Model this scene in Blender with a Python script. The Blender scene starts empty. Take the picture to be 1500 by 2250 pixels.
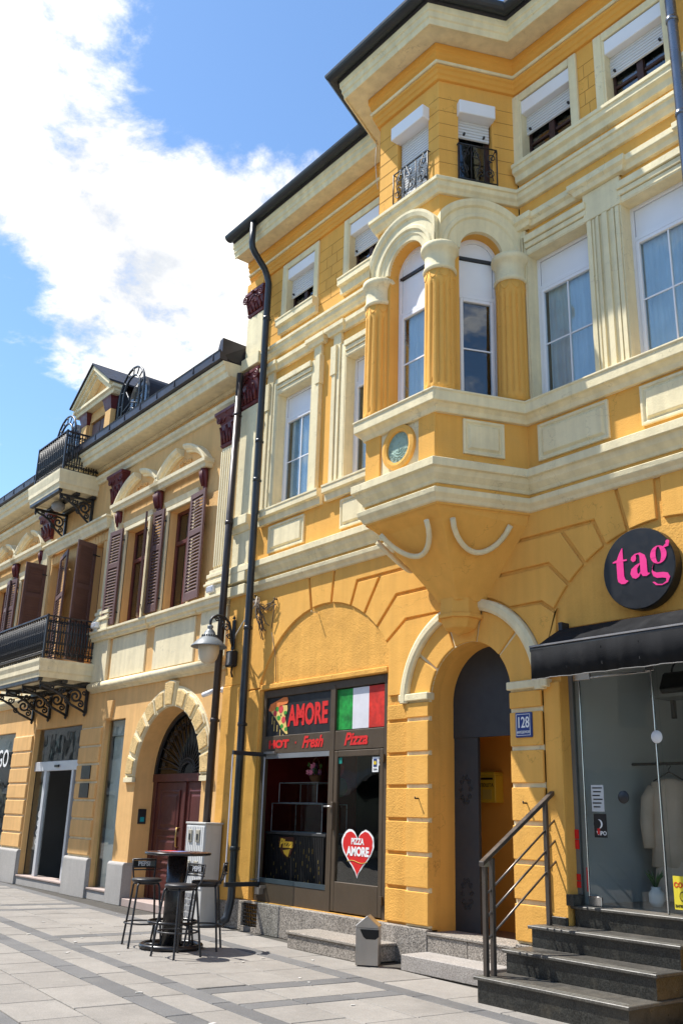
import bpy, bmesh, math, random
from mathutils import Vector, Matrix
R_ = math.radians
random.seed(7)
sc = bpy.context.scene
COL = sc.collection

# ---------------------------------------------------------------- camera
CAM_D, CAM_H, FPX = 8.087, 1.6, 2044.0
YAW, PIT, ROL = R_(-52.0), R_(18.1), R_(1.74)
_f = Vector((math.sin(YAW)*math.cos(PIT), math.cos(YAW)*math.cos(PIT), math.sin(PIT)))
_r = _f.cross(Vector((0, 0, 1))).normalized(); _u = _r.cross(_f)
_c, _s = math.cos(ROL), math.sin(ROL)
CR, CU = _r*_c + _u*_s, -_r*_s + _u*_c
cam_d = bpy.data.cameras.new('camera'); cam = bpy.data.objects.new('camera', cam_d); COL.objects.link(cam)
cam.matrix_world = Matrix(((CR.x, CU.x, -_f.x, 0), (CR.y, CU.y, -_f.y, -CAM_D), (CR.z, CU.z, -_f.z, CAM_H), (0, 0, 0, 1)))
cam_d.sensor_fit = 'VERTICAL'; cam_d.sensor_height = 36.0; cam_d.sensor_width = 24.0
cam_d.lens = FPX/2250*36; cam_d.clip_start = 0.05; cam_d.clip_end = 3000
sc.camera = cam

# ---------------------------------------------------------------- sun and sky
SUN = Vector((-1.5, -1.0, 2.9)).normalized()
EL, AZ = math.asin(SUN.z), math.atan2(SUN.x, SUN.y)
sl = bpy.data.lights.new('sun', 'SUN'); sl.energy = 2.65; sl.angle = R_(0.53); sl.color = (1.0, 0.965, 0.905)
so = bpy.data.objects.new('sun', sl); COL.objects.link(so)
so.rotation_euler = SUN.to_track_quat('Z', 'Y').to_euler(); so.location = SUN*40
wd = bpy.data.worlds.new('World'); sc.world = wd; wd.use_nodes = True
nt = wd.node_tree; nt.nodes.clear()
def N(t, k, **kw):
    n = t.nodes.new(k)
    for a, b in kw.items(): setattr(n, a, b)
    return n
out = N(nt, 'ShaderNodeOutputWorld'); bg = N(nt, 'ShaderNodeBackground'); bg.inputs[1].default_value = 0.15
sky = N(nt, 'ShaderNodeTexSky', sky_type='NISHITA', sun_disc=False, sun_elevation=EL, sun_rotation=AZ, altitude=600, air_density=1.0, dust_density=0.35, ozone_density=2.2)
tc = N(nt, 'ShaderNodeTexCoord'); L = nt.links.new
def mth(op, a, b=None, c=None, clamp=False):
    n = N(nt, 'ShaderNodeMath', operation=op, use_clamp=clamp)
    for i, x in enumerate((a, b, c)):
        if x is None: continue
        if isinstance(x, (int, float)): n.inputs[i].default_value = x
        else: L(x, n.inputs[i])
    return n.outputs[0]
nrm = N(nt, 'ShaderNodeVectorMath', operation='NORMALIZE'); L(tc.outputs['Generated'], nrm.inputs[0])
sep = N(nt, 'ShaderNodeSeparateXYZ'); L(nrm.outputs[0], sep.inputs[0])
zz = mth('ADD', mth('MAXIMUM', sep.outputs[2], 0.02), 0.22)
cmb = N(nt, 'ShaderNodeCombineXYZ'); L(mth('DIVIDE', sep.outputs[0], zz), cmb.inputs[0]); L(mth('DIVIDE', sep.outputs[1], zz), cmb.inputs[1])
def noise(vec, scale, det, rough, dist=0.0):
    n = N(nt, 'ShaderNodeTexNoise'); n.inputs['Scale'].default_value = scale; n.inputs['Detail'].default_value = det
    n.inputs['Roughness'].default_value = rough; n.inputs['Distortion'].default_value = dist; L(vec, n.inputs['Vector']); return n.outputs['Fac']
n_big = noise(cmb.outputs[0], 1.1, 3, 0.5)
n_det = noise(cmb.outputs[0], 4.6, 12, 0.66, 0.25)
n_fin = noise(cmb.outputs[0], 15.0, 8, 0.6, 0.2)
n_sh = noise(cmb.outputs[0], 2.3, 6, 0.55)
def pxdir(px, py): return (_f + CR*((px-750)/FPX) - CU*((py-1125)/FPX)).normalized()
# banks of cumulus standing in this part of the sky, direction and angular size
BANKS = [((60, 350), 0.15, .85), ((230, 470), 0.15, 1.1), ((430, 560), 0.15, 1.15), ((300, 690), 0.12, 1.0), ((600, 430), 0.075, 1.0), ((330, 860), 0.085, 1.1), ((170, 700), .06, 1.0), ((150, 60), .07, .8), ((215, 150), .085, .52),
         ((30, 60), .085, .5), ((-150, 250), .16, 1.0), ((560, 700), .12, 1.1), ((800, 800), .2, 1.0), ((-30, 1010), .05, .5)]
acc = None
for (px, py), rad, amp in BANKS:
    d = pxdir(px, py)
    dn = N(nt, 'ShaderNodeVectorMath', operation='DOT_PRODUCT'); L(nrm.outputs[0], dn.inputs[0]); dn.inputs[1].default_value = d
    a2 = mth('MULTIPLY', mth('SUBTRACT', 1.0, dn.outputs['Value']), 2.0/(rad*rad))
    g = mth('MULTIPLY', mth('POWER', 2.718, mth('MULTIPLY', a2, -1.0)), amp)
    acc = g if acc is None else mth('MAXIMUM', acc, g)
GAPS = [((470, 110), .10, 1.0), ((640, 230), .075, 1.0), ((330, 60), .05, .3), ((20, 640), .06, .8), ((20, 830), .06, .7), ((150, 900), .03, .5), ((700, 60), .1, 1.0), ((60, 990), .05, .8)]
neg = None
for (px, py), rad, amp in GAPS:
    dn = N(nt, 'ShaderNodeVectorMath', operation='DOT_PRODUCT'); L(nrm.outputs[0], dn.inputs[0]); dn.inputs[1].default_value = pxdir(px, py)
    g = mth('MULTIPLY', mth('POWER', 2.718, mth('MULTIPLY', mth('SUBTRACT', 1.0, dn.outputs['Value']), -2.0/(rad*rad))), amp)
    neg = g if neg is None else mth('MAXIMUM', neg, g)
cov = mth('SUBTRACT', mth('ADD', mth('MULTIPLY', acc, 0.32), mth('ADD', mth('ADD', mth('MULTIPLY', n_det, 1.0), mth('MULTIPLY', mth('SUBTRACT', n_fin, .5), .45)), mth('MULTIPLY', n_big, 0.25))), mth('MULTIPLY', neg, .30))
mr = N(nt, 'ShaderNodeMapRange', interpolation_type='SMOOTHSTEP'); L(cov, mr.inputs[0])
mr.inputs[1].default_value = 0.64; mr.inputs[2].default_value = 0.90
cl = N(nt, 'ShaderNodeMixRGB'); cl.inputs[1].default_value = (1.9, 1.98, 2.1, 1); cl.inputs[2].default_value = (4.6, 4.3, 3.9, 1)
mr2 = N(nt, 'ShaderNodeMapRange'); L(mth('ADD', mth('MULTIPLY', n_sh, .45), mth('ADD', mth('MULTIPLY', n_det, .35), mth('MULTIPLY', n_fin, .2))), mr2.inputs[0]); mr2.inputs[1].default_value = .40; mr2.inputs[2].default_value = .66; L(mr2.outputs[0], cl.inputs[0])
mx = N(nt, 'ShaderNodeMixRGB'); L(mr.outputs[0], mx.inputs[0])
sk2 = N(nt, 'ShaderNodeMixRGB', blend_type='MULTIPLY'); sk2.inputs[0].default_value = 1; L(sky.outputs[0], sk2.inputs[1]); sk2.inputs[2].default_value = (.46, .53, .56, 1); L(sk2.outputs[0], mx.inputs[1]); L(cl.outputs[0], mx.inputs[2])
L(mx.outputs[0], bg.inputs[0]); L(bg.outputs[0], out.inputs[0])
sc.view_settings.view_transform = 'Standard'; sc.view_settings.look = 'None'; sc.view_settings.gamma = 1
sc.view_settings.exposure = 1.57
sc.view_settings.use_curve_mapping = False
sc.cycles.max_bounces = 8; sc.cycles.transparent_max_bounces = 12; sc.cycles.sample_clamp_indirect = 6

# ---------------------------------------------------------------- materials
MATS = {}
def mat(name, col, rough=.75, var=.10, scale=2.5, bump=0., bscale=60., metal=0., spec=.3, streak=0., rnd=0., wave=0., dirt=None, speck=0., grain=0., crack=0., spots=0.):
    if name in MATS: return MATS[name]
    m = bpy.data.materials.new(name); m.use_nodes = True; t = m.node_tree; t.nodes.clear(); K = t.links.new
    o = N(t, 'ShaderNodeOutputMaterial'); p = N(t, 'ShaderNodeBsdfPrincipled'); K(p.outputs[0], o.inputs[0])
    p.inputs['Roughness'].default_value = rough; p.inputs['Metallic'].default_value = metal
    p.inputs['Specular IOR Level'].default_value = spec
    g = N(t, 'ShaderNodeTexCoord'); vec = g.outputs['Object']; oi = None
    if rnd:
        oi = N(t, 'ShaderNodeObjectInfo'); ad = N(t, 'ShaderNodeVectorMath', operation='ADD'); sm = N(t, 'ShaderNodeVectorMath', operation='SCALE')
        K(oi.outputs['Location'], sm.inputs[0]); sm.inputs['Scale'].default_value = 1.0
        K(g.outputs['Object'], ad.inputs[0]); K(sm.outputs[0], ad.inputs[1]); vec = ad.outputs[0]
    def nz(scale, det=4, mapv=None, rough_=.55):
        n = N(t, 'ShaderNodeTexNoise'); n.inputs['Scale'].default_value = scale; n.inputs['Detail'].default_value = det; n.inputs['Roughness'].default_value = rough_
        if mapv:
            mp = N(t, 'ShaderNodeMapping'); mp.inputs['Scale'].default_value = mapv; K(vec, mp.inputs[0]); K(mp.outputs[0], n.inputs['Vector'])
        else: K(vec, n.inputs['Vector'])
        return n.outputs['Fac']
    def rng(f, a, b, lo, hi):
        r = N(t, 'ShaderNodeMapRange'); K(f, r.inputs[0]); r.inputs[1].default_value = a; r.inputs[2].default_value = b
        r.inputs[3].default_value = lo; r.inputs[4].default_value = hi; return r.outputs[0]
    val = rng(nz(scale, 6), .3, .7, 1-var, 1+var)
    def mul(a, b):
        n = N(t, 'ShaderNodeMath', operation='MULTIPLY'); K(a, n.inputs[0])
        if isinstance(b, float): n.inputs[1].default_value = b
        else: K(b, n.inputs[1])
        return n.outputs[0]
    if streak: val = mul(val, rng(nz(1.0, 5, (7, 7, .5)), .35, .65, 1-streak, 1.02))
    if speck: val = mul(val, rng(nz(75, 4), .38, .62, 1-speck, 1+speck))
    if grain: val = mul(val, rng(nz(14, 5), .3, .7, 1-grain, 1+grain))
    if crack:
        vo = N(t, 'ShaderNodeTexVoronoi', feature='DISTANCE_TO_EDGE'); vo.inputs['Scale'].default_value = .75; av = N(t, 'ShaderNodeVectorMath', operation='ADD'); nn = N(t, 'ShaderNodeTexNoise'); nn.inputs['Scale'].default_value = 3.5; nn.inputs['Detail'].default_value = 6; K(vec, nn.inputs['Vector']); K(vec, av.inputs[0]); K(nn.outputs['Color'], av.inputs[1]); K(av.outputs[0], vo.inputs['Vector'])
        mk = N(t, 'ShaderNodeMath', operation='MAXIMUM'); K(rng(vo.outputs['Distance'], .0015, .006, 1-crack, 1), mk.inputs[0]); K(rng(nz(1.1, 3), .5, .6, 1, 0), mk.inputs[1]); val = mul(val, mk.outputs[0])
    if spots:
        vo = N(t, 'ShaderNodeTexVoronoi'); vo.inputs['Scale'].default_value = 4.5; K(vec, vo.inputs['Vector']); mk = N(t, 'ShaderNodeMath', operation='MAXIMUM'); sx_ = N(t, 'ShaderNodeSeparateColor'); K(vo.outputs['Color'], sx_.inputs[0])
        K(rng(vo.outputs['Distance'], .05, .075, 1-spots, 1), mk.inputs[0]); K(rng(sx_.outputs[0], .45, .46, 1, 0), mk.inputs[1]); val = mul(val, mk.outputs[0])
    if rnd: val = mul(val, rng(oi.outputs['Random'], 0, 1, 1-rnd, 1+rnd))
    c = N(t, 'ShaderNodeVectorMath', operation='SCALE'); c.inputs[0].default_value = col; K(val, c.inputs['Scale']); colout = c.outputs[0]
    if dirt:
        mxx = N(t, 'ShaderNodeMixRGB'); K(rng(nz(1.7, 8, None, .7), .52, .72, 0, dirt[1]), mxx.inputs[0]); K(colout, mxx.inputs[1]); mxx.inputs[2].default_value = (*dirt[0], 1); colout = mxx.outputs[0]
    K(colout, p.inputs['Base Color'])
    if rough < .6: K(rng(nz(9, 4), .3, .7, rough*.8, rough*1.25), p.inputs['Roughness'])
    if bump or wave:
        b = N(t, 'ShaderNodeBump'); b.inputs['Distance'].default_value = .01; b.inputs['Strength'].default_value = 1.0
        if bump and wave:
            ad2 = N(t, 'ShaderNodeMath', operation='ADD'); K(mul(nz(bscale, 5), float(bump)), ad2.inputs[0]); K(mul(nz(5.0, 3), float(wave)), ad2.inputs[1]); K(ad2.outputs[0], b.inputs['Height'])
        else: K(mul(nz(bscale if bump else 5.0, 5), float(bump or wave)), b.inputs['Height'])
        K(b.outputs[0], p.inputs['Normal'])
    MATS[name] = m; return m
def glass(name, tint=(.9, .95, .95), ior=1.5, rough=0.0, refl=1.0):
    if name in MATS: return MATS[name]
    m = bpy.data.materials.new(name); m.use_nodes = True; t = m.node_tree; t.nodes.clear(); K = t.links.new
    o = N(t, 'ShaderNodeOutputMaterial'); mixs = N(t, 'ShaderNodeMixShader'); f0 = ((ior-1)/(ior+1))**2; lw = N(t, 'ShaderNodeLayerWeight'); lw.inputs[0].default_value = .5; pw = N(t, 'ShaderNodeMath', operation='POWER'); K(lw.outputs['Facing'], pw.inputs[0]); pw.inputs[1].default_value = 4.0; fr = N(t, 'ShaderNodeMath', operation='MULTIPLY_ADD', use_clamp=True); K(pw.outputs[0], fr.inputs[0]); fr.inputs[1].default_value = 1-f0; fr.inputs[2].default_value = f0
    tr = N(t, 'ShaderNodeBsdfTransparent'); tr.inputs[0].default_value = (*tint, 1); gl = N(t, 'ShaderNodeBsdfGlossy'); gl.inputs['Roughness'].default_value = rough
    nn = N(t, 'ShaderNodeTexNoise'); nn.inputs['Scale'].default_value = 1.6; bb = N(t, 'ShaderNodeBump'); bb.inputs['Strength'].default_value = .12; bb.inputs['Distance'].default_value = .03
    g = N(t, 'ShaderNodeTexCoord'); K(g.outputs['Object'], nn.inputs['Vector']); K(nn.outputs['Fac'], bb.inputs['Height']); K(bb.outputs[0], gl.inputs['Normal'])
    K(fr.outputs[0], mixs.inputs[0]); K(tr.outputs[0], mixs.inputs[1]); K(gl.outputs[0], mixs.inputs[2]); K(mixs.outputs[0], o.inputs[0])
    MATS[name] = m; return m
def m_yel(): return mat('yellow_stucco', (.78, .41, .094), .9, .06, 1.1, bump=.4, bscale=60, wave=.6, streak=.07, spec=.15, crack=.22, dirt=((.62, .36, .11), .35))
def m_yelr(): return mat('yellow_rough_stucco', (.76, .40, .094), .92, .09, 2.0, bump=.75, bscale=48, wave=.9, streak=.11, spec=.1, crack=.3, dirt=((.5, .27, .08), .35))
def m_crm(): return mat('cream_paint', (.80, .69, .435), .85, .06, 1.6, bump=.3, bscale=55, wave=.7, streak=.13, spec=.2, grain=.03, crack=.2, dirt=((.52, .46, .33), .28))
def m_pch(): return mat('peach_stucco', (.76, .455, .185), .9, .07, 1.2, bump=.35, bscale=70, wave=.6, streak=.10, spec=.15, crack=.15, dirt=((.56, .33, .15), .3))
def m_crl(): return mat('pale_cream_paint', (.80, .69, .455), .85, .06, 1.6, bump=.25, bscale=55, wave=.6, streak=.13, spec=.2, grain=.03, crack=.2, dirt=((.55, .48, .36), .25))
def m_mar(): return mat('maroon_paint', (.11, .016, .018), .45, .12, 6, bump=.2, bscale=40, spec=.4)
def m_shu(): return mat('brown_shutter_paint', (.13, .068, .057), .6, .1, 5, bump=.15, bscale=30, spec=.35, rnd=.06)
def m_iron(): return mat('black_iron', (.018, .018, .02), .45, .2, 8, bump=.15, bscale=50, spec=.5)
def m_pvc(): return mat('white_plastic', (.78, .78, .80), .4, .03, 2, spec=.4)
def m_gut(): return mat('anthracite_metal', (.028, .032, .038), .38, .15, 3, metal=.3, spec=.5)
def m_gra(): return mat('grey_granite', (.30, .265, .225), .85, .1, 2, bump=.8, bscale=70, speck=.55, spec=.2, dirt=((.16, .135, .11), .5), grain=.1, streak=.12)
def m_lgr(): return mat('pale_limestone', (.40, .38, .355), .8, .06, 2, bump=.15, bscale=60, speck=.1, spec=.25, streak=.06)
def m_brn(): return mat('bronze_aluminium', (.075, .052, .031), .5, .07, 3, metal=.0, spec=.35, streak=.08)
def m_dark(): return mat('dark_interior', (.012, .011, .011), .9, .1, 2)
def m_wood(): return mat('dark_red_wood', (.085, .02, .016), .4, .15, 3, bump=.15, bscale=25, spec=.45, streak=.12)
def m_steel(): return mat('brushed_steel', (.46, .43, .40), .34, .06, 4, metal=.85, spec=.5, streak=.06)

# ---------------------------------------------------------------- mesh helpers
W = {}                                                             # world origin of every object that parents others
class MB:
    def __init__(s): s.v = []; s.f = []; s.sm = []
    def add(s, vs, fs, smooth=False, fr=None):
        b = len(s.v); s.v += [fr(*p) if fr else tuple(p) for p in vs]
        s.f += [tuple(b+i for i in f) for f in fs]; s.sm += [smooth]*len(fs); return s
    def box(s, x0, x1, y0, y1, z0, z1, fr=None):
        return s.add([(x0,y0,z0),(x1,y0,z0),(x1,y1,z0),(x0,y1,z0),(x0,y0,z1),(x1,y0,z1),(x1,y1,z1),(x0,y1,z1)],
                     [(0,3,2,1),(4,5,6,7),(0,1,5,4),(1,2,6,5),(2,3,7,6),(3,0,4,7)], fr=fr)
    def prism(s, pts, y0, y1, fr=None):                            # polygon in x,z extruded along y
        n = len(pts)
        return s.add([(x,y0,z) for x,z in pts]+[(x,y1,z) for x,z in pts], [tuple(range(n)), tuple(range(2*n-1,n-1,-1))]+[(i,(i+1)%n,n+(i+1)%n,n+i) for i in range(n)], fr=fr)
    def prismz(s, pts, z0, z1, fr=None):
        n = len(pts)
        return s.add([(x,y,z0) for x,y in pts]+[(x,y,z1) for x,y in pts], [tuple(range(n)), tuple(range(2*n-1,n-1,-1))]+[(i,(i+1)%n,n+(i+1)%n,n+i) for i in range(n)], fr=fr)
    def loft(s, rings, smooth=False, caps=True, closed=True, fr=None):
        n = len(rings[0]); vs = [p for r in rings for p in r]; fs = []
        for i in range(len(rings)-1):
            for j in range(n if closed else n-1):
                k = (j+1) % n; fs.append((i*n+j, i*n+k, (i+1)*n+k, (i+1)*n+j))
        b = len(s.f); s.add(vs, fs, smooth, fr)
        if caps and closed: 
            o = len(s.v)-len(vs); s.f += [tuple(o+j for j in range(n-1,-1,-1)), tuple(o+(len(rings)-1)*n+j for j in range(n))]; s.sm += [False, False]
        return s
    def sweep(s, plan, prof, caps=True, smooth=False):             # moulding profile (outward, z) carried along a plan polyline
        n = len(plan); P = [Vector(p) for p in plan]; rings = []
        for i, p in enumerate(P):
            ns = []
            if i > 0: t = (p-P[i-1]).normalized(); ns.append(Vector((t.y, -t.x)))
            if i < n-1: t = (P[i+1]-p).normalized(); ns.append(Vector((t.y, -t.x)))
            m = ns[0] if len(ns) == 1 else (ns[0]+ns[1])/(1+ns[0].dot(ns[1]))
            rings.append([(p.x+m.x*d, p.y+m.y*d, z) for d, z in prof])
        return s.loft(rings, smooth, caps)
    def tube(s, path, r, n=8, fr=None, closed=False, flat=1.0):
        P = [Vector(p) for p in path]; rings = []; up = None; m = len(P)
        for i, p in enumerate(P):
            a = P[i-1] if (i > 0 or closed) else p; b = P[(i+1) % m] if (i < m-1 or closed) else p
            t = (b-a); t = t.normalized() if t.length > 1e-9 else Vector((0,0,1))
            if up is None: up = Vector((0,0,1)) if abs(t.z) < .9 else Vector((1,0,0))
            u = (up - t*up.dot(t))
            if u.length < 1e-4: u = Vector((1,0,0)) - t*t.x
            u.normalize(); up = u; w = t.cross(u); rr = r[i] if isinstance(r, (list, tuple)) else r
            rings.append([tuple(p + (u*math.cos(2*math.pi*j/n) + w*math.sin(2*math.pi*j/n)*flat)*rr) for j in range(n)])
        if closed: rings.append(rings[0])
        return s.loft(rings, n > 4, not closed, True, fr)
    def lathe(s, prof, cx=0, cy=0, n=20, smooth=True, caps=True, fr=None):   # (r,z) around z
        return s.loft([[(cx+r*math.cos(2*math.pi*j/n), cy+r*math.sin(2*math.pi*j/n), z) for j in range(n)] for r, z in prof], smooth, caps, True, fr)
    def arc(s, cx, cz, prof, a0, a1, n=24, fr=None, clip=None, caps=True):   # profile (radius, y) swept round an arc, angle from vertical
        rings = []
        for i in range(n+1):
            a = R_(a0+(a1-a0)*i/n); rg = []
            for r, y in prof:
                x, z = cx+r*math.sin(a), cz+r*math.cos(a)
                if clip: x = min(max(x, clip[0]), clip[1])
                rg.append((x, y, z))
            rings.append(rg)
        return s.loft(rings, False, caps, True, fr)
    def wall(s, x0, x1, z0, z1, y, holes=(), depth=.2, fr=None, arches=()):
        hs = list(holes) + [(cx-r, cx+r, hz0, cz) for cx, cz, r, hz0 in arches] + [(cx-r, cx+r, cz, cz+r*1.08) for cx, cz, r, hz0 in arches]
        xs = sorted({x0, x1, *[min(max(h[i], x0), x1) for h in hs for i in (0, 1)]}); zs = sorted({z0, z1, *[min(max(h[i], z0), z1) for h in hs for i in (2, 3)]})
        for i in range(len(xs)-1):
            for j in range(len(zs)-1):
                mx_, mz = (xs[i]+xs[i+1])/2, (zs[j]+zs[j+1])/2
                if any(h[0] < mx_ < h[1] and h[2] < mz < h[3] for h in hs): continue
                s.add([(xs[i],y,zs[j]),(xs[i+1],y,zs[j]),(xs[i+1],y,zs[j+1]),(xs[i],y,zs[j+1])], [(0,1,2,3)], fr=fr)
        for h in holes:
            a, b, c, d = h
            s.add([(a,y,c),(b,y,c),(b,y,d),(a,y,d),(a,y+depth,c),(b,y+depth,c),(b,y+depth,d),(a,y+depth,d)], [(0,4,5,1),(1,5,6,2),(2,6,7,3),(3,7,4,0)], fr=fr)
        for cx, cz, r, hz0 in arches:
            m = 24; A = [(cx+r*math.sin(R_(-90+180*i/m)), cz+r*math.cos(R_(-90+180*i/m))) for i in range(m+1)]; zt = cz+r*1.08
            for i in range(m):
                s.add([(A[i][0],y,A[i][1]),(A[i+1][0],y,A[i+1][1]),(A[i+1][0],y,zt),(A[i][0],y,zt)], [(0,1,2,3)], fr=fr)
                s.add([(A[i][0],y,A[i][1]),(A[i+1][0],y,A[i+1][1]),(A[i+1][0],y+depth,A[i+1][1]),(A[i][0],y+depth,A[i][1])], [(0,1,2,3)], True, fr=fr)
            for x in (cx-r, cx+r): s.add([(x,y,hz0),(x,y+depth,hz0),(x,y+depth,cz),(x,y,cz)], [(0,1,2,3)], fr=fr)
        return s
def frame(ox, oy, tx, ty):
    l = math.hypot(tx, ty); tx, ty = tx/l, ty/l
    return lambda x, y, z: (ox+tx*x-ty*y, oy+ty*x+tx*y, z)
def thing(name, label, cat, loc=(0,0,0), rz=0, group=None):
    o = bpy.data.objects.new(name, None); COL.objects.link(o); o.location = loc; o.rotation_euler = (0,0,rz); o.empty_display_size = .2
    o['label'] = label; o['category'] = cat
    if group: o['group'] = group
    W[o] = Vector(loc) if not rz else None
    return o
def link(me, name, m, parent, loc=(0,0,0), rot=(0,0,0)):
    o = bpy.data.objects.new(name, me); COL.objects.link(o); o.location = loc; o.rotation_euler = rot
    if m and not me.materials: me.materials.append(m)
    if parent: o.parent = parent; W[o] = W.get(parent)
    else: W[o] = Vector((0,0,0))
    return o
def mesh(mb, name, off=(0,0,0), norm=True):
    me = bpy.data.meshes.new(name); me.from_pydata([(x-off[0], y-off[1], z-off[2]) for x,y,z in mb.v], [], mb.f)
    me.polygons.foreach_set('use_smooth', mb.sm)
    if norm:
        bm = bmesh.new(); bm.from_mesh(me); bmesh.ops.recalc_face_normals(bm, faces=bm.faces); bm.to_mesh(me); bm.free()
    me.update(); return me
def add(mb, name, m, parent=None, bevel=0., local=False, norm=True, label=None, cat=None, group=None, kind=None, seg=1):
    base = W.get(parent) if parent else None
    off = base if (base is not None and not local) else (0,0,0)
    o = link(mesh(mb, name, off, norm), name, m, parent)
    if bevel:
        b = o.modifiers.new('bevel', 'BEVEL'); b.width = bevel; b.segments = seg; b.limit_method = 'ANGLE'; b.angle_limit = R_(35)
    for k, v in (('label', label), ('category', cat), ('group', group), ('kind', kind)):
        if v: o[k] = v
    return o
def inset(pts, g):
    n = len(pts); A = sum(pts[i][0]*pts[(i+1)%n][1]-pts[(i+1)%n][0]*pts[i][1] for i in range(n)); sg = 1 if A > 0 else -1; outp = []
    for i in range(n):
        p0, p1, p2 = Vector(pts[i-1]), Vector(pts[i]), Vector(pts[(i+1)%n]); a = (p1-p0).normalized(); b = (p2-p1).normalized()
        n1, n2 = Vector((-a.y, a.x))*sg, Vector((-b.y, b.x))*sg; m = (n1+n2)/max(.35, 1+n1.dot(n2)); q = p1+m*g; outp.append((q.x, q.y))
    return outp
def text(s, name, m, parent, M, size=.2, off=0., ext=.002, sx=1., shear=0., align='CENTER', label=None, fit=None):
    cu = bpy.data.curves.new(name, 'FONT'); cu.body = s; cu.size = size; cu.offset = off; cu.extrude = ext; cu.align_x = align; cu.align_y = 'CENTER'; cu.shear = shear; cu.resolution_u = 3
    ob = bpy.data.objects.new(name, cu); COL.objects.link(ob); bpy.context.view_layer.update()
    me = bpy.data.meshes.new_from_object(ob.evaluated_get(bpy.context.evaluated_depsgraph_get())); bpy.data.objects.remove(ob); bpy.data.curves.remove(cu)
    if fit:
        xs = [v.co.x for v in me.vertices]; ys = [v.co.y for v in me.vertices]; a, b = fit[0]/(max(xs)-min(xs)), fit[1]/(max(ys)-min(ys))
        me.transform(Matrix.Diagonal((a, b, 1, 1)) @ Matrix.Translation((-(max(xs)+min(xs))/2, -(max(ys)+min(ys))/2, 0)))
    else: me.transform(Matrix.Diagonal((sx, 1, 1, 1)))
    me.transform(M)
    base = W.get(parent) if parent else None
    if base is not None: me.transform(Matrix.Translation(-base))
    me.materials.clear(); o = link(me, name, m, parent)
    if label: o['label'] = label
    return o
def face_mat(x, y, z, rz=0., tilt=0.):                             # text standing up, facing -Y
    return Matrix.Translation((x, y, z)) @ Matrix.Rotation(rz, 4, 'Z') @ Matrix.Rotation(R_(90), 4, 'X') @ Matrix.Rotation(tilt, 4, 'Z')
def scroll(cx, cz, r0, r1, a0, turns, n=18, y=0.):
    return [(cx+(r0+(r1-r0)*i/n)*math.cos(a0+turns*2*math.pi*i/n), y, cz+(r0+(r1-r0)*i/n)*math.sin(a0+turns*2*math.pi*i/n)) for i in range(n+1)]
# ---------------------------------------------------------------- ground and paving
GA = R_(-4.2); GO = (-10.1, -2.89)
def gpt(u, v): return (GO[0]+u*math.cos(GA)-v*math.sin(GA), GO[1]+u*math.sin(GA)+v*math.cos(GA))
mb = MB().add([(-160,-120,-.014),(120,-120,-.014),(120,160,-.014),(-160,160,-.014)], [(0,1,2,3)])
ground = add(mb, 'ground', mat('joint_grey', (.29, .265, .235), .95, .12, 3, bump=.5, bscale=30, speck=.15), kind='structure', norm=False)
pave = add(MB().box(-24, 3, -7.4, .3, -.04, -.012), 'pavement', mat('mortar_grey', (.075, .068, .058), .95, .15, 4, bump=.5, bscale=40, speck=.2), kind='structure')
M_LT = mat('light_paving_stone', (.258, .236, .209), .82, .09, 2.2, bump=.3, bscale=70, spec=.25, rnd=.075, speck=.12, dirt=((.17, .155, .135), .45), grain=.06, spots=.35)
M_DK = mat('dark_paving_stone', (.135, .131, .127), .8, .1, 2.5, bump=.3, bscale=70, spec=.28, rnd=.12, speck=.15, dirt=((.2, .19, .17), .4), spots=.25)
def slab(u0, u1, v0, v1, m, nm):
    g = .0075; cu, cv = (u0+u1)/2, (v0+v1)/2; hx, hy = (u1-u0)/2-g, (v1-v0)/2-g
    x, y = gpt(cu, cv)
    if y + hy > -.02 or x < -23.6 or x > 2.5 or y < -7: return
    t = random.uniform(-.0016, .0016); z = [t+random.uniform(-.001, .001) for _ in range(4)]
    q = MB(); e = .006
    q.add([(-hx,-hy,-.03),(hx,-hy,-.03),(hx,hy,-.03),(-hx,hy,-.03),(-hx,-hy,z[0]-e),(hx,-hy,z[1]-e),(hx,hy,z[2]-e),(-hx,hy,z[3]-e),(-hx+e,-hy+e,z[0]),(hx-e,-hy+e,z[1]),(hx-e,hy-e,z[2]),(-hx+e,hy-e,z[3])],
          [(8,9,10,11)]+[(i,(i+1)%4,4+(i+1)%4,4+i) for i in range(4)]+[(4+i,4+(i+1)%4,8+(i+1)%4,8+i) for i in range(4)])
    o = link(mesh(q, nm, norm=False), nm, m, pave, (x, y, 0), (0, 0, GA))
XB = []
for k in range(-3, 4): XB += [(k*4.3+1.62, k*4.3+1.88), (k*4.3+2.42, k*4.3+2.66)]
def row(v0, v1, m, nm, u0=-13.3, u1=11.5, ln=.9, cross=False):
    u = u0 + random.uniform(0, .5)
    while u < u1:
        w = ln*random.choice((.72, .85, 1.0, 1.0, 1.12))
        e = u + w
        if cross:
            hit = [c for c in XB if c[0] < e and c[1] > u]
            if hit:
                c = min(hit)
                if c[0]-u > .12: slab(u, c[0], v0, v1, m, nm)
                slab(c[0], c[1], v0, v1, M_DK, 'dark_paving_slab'); u = c[1]; continue
        slab(u, e, v0, v1, m, nm); u = e
row(2.55, 3.35, M_LT, 'paving_slab', u1=3, ln=1.1); row(1.88, 2.55, M_LT, 'paving_slab', ln=1.0)
row(1.66, 1.88, M_DK, 'dark_paving_slab', ln=1.1)
for i in range(3): row(i*.5533, (i+1)*.5533, M_LT, 'paving_slab', cross=True)
row(-.20, 0, M_DK, 'dark_paving_slab', ln=1.1)
row(-.55, -.20, M_LT, 'paving_slab', ln=.95)
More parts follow.
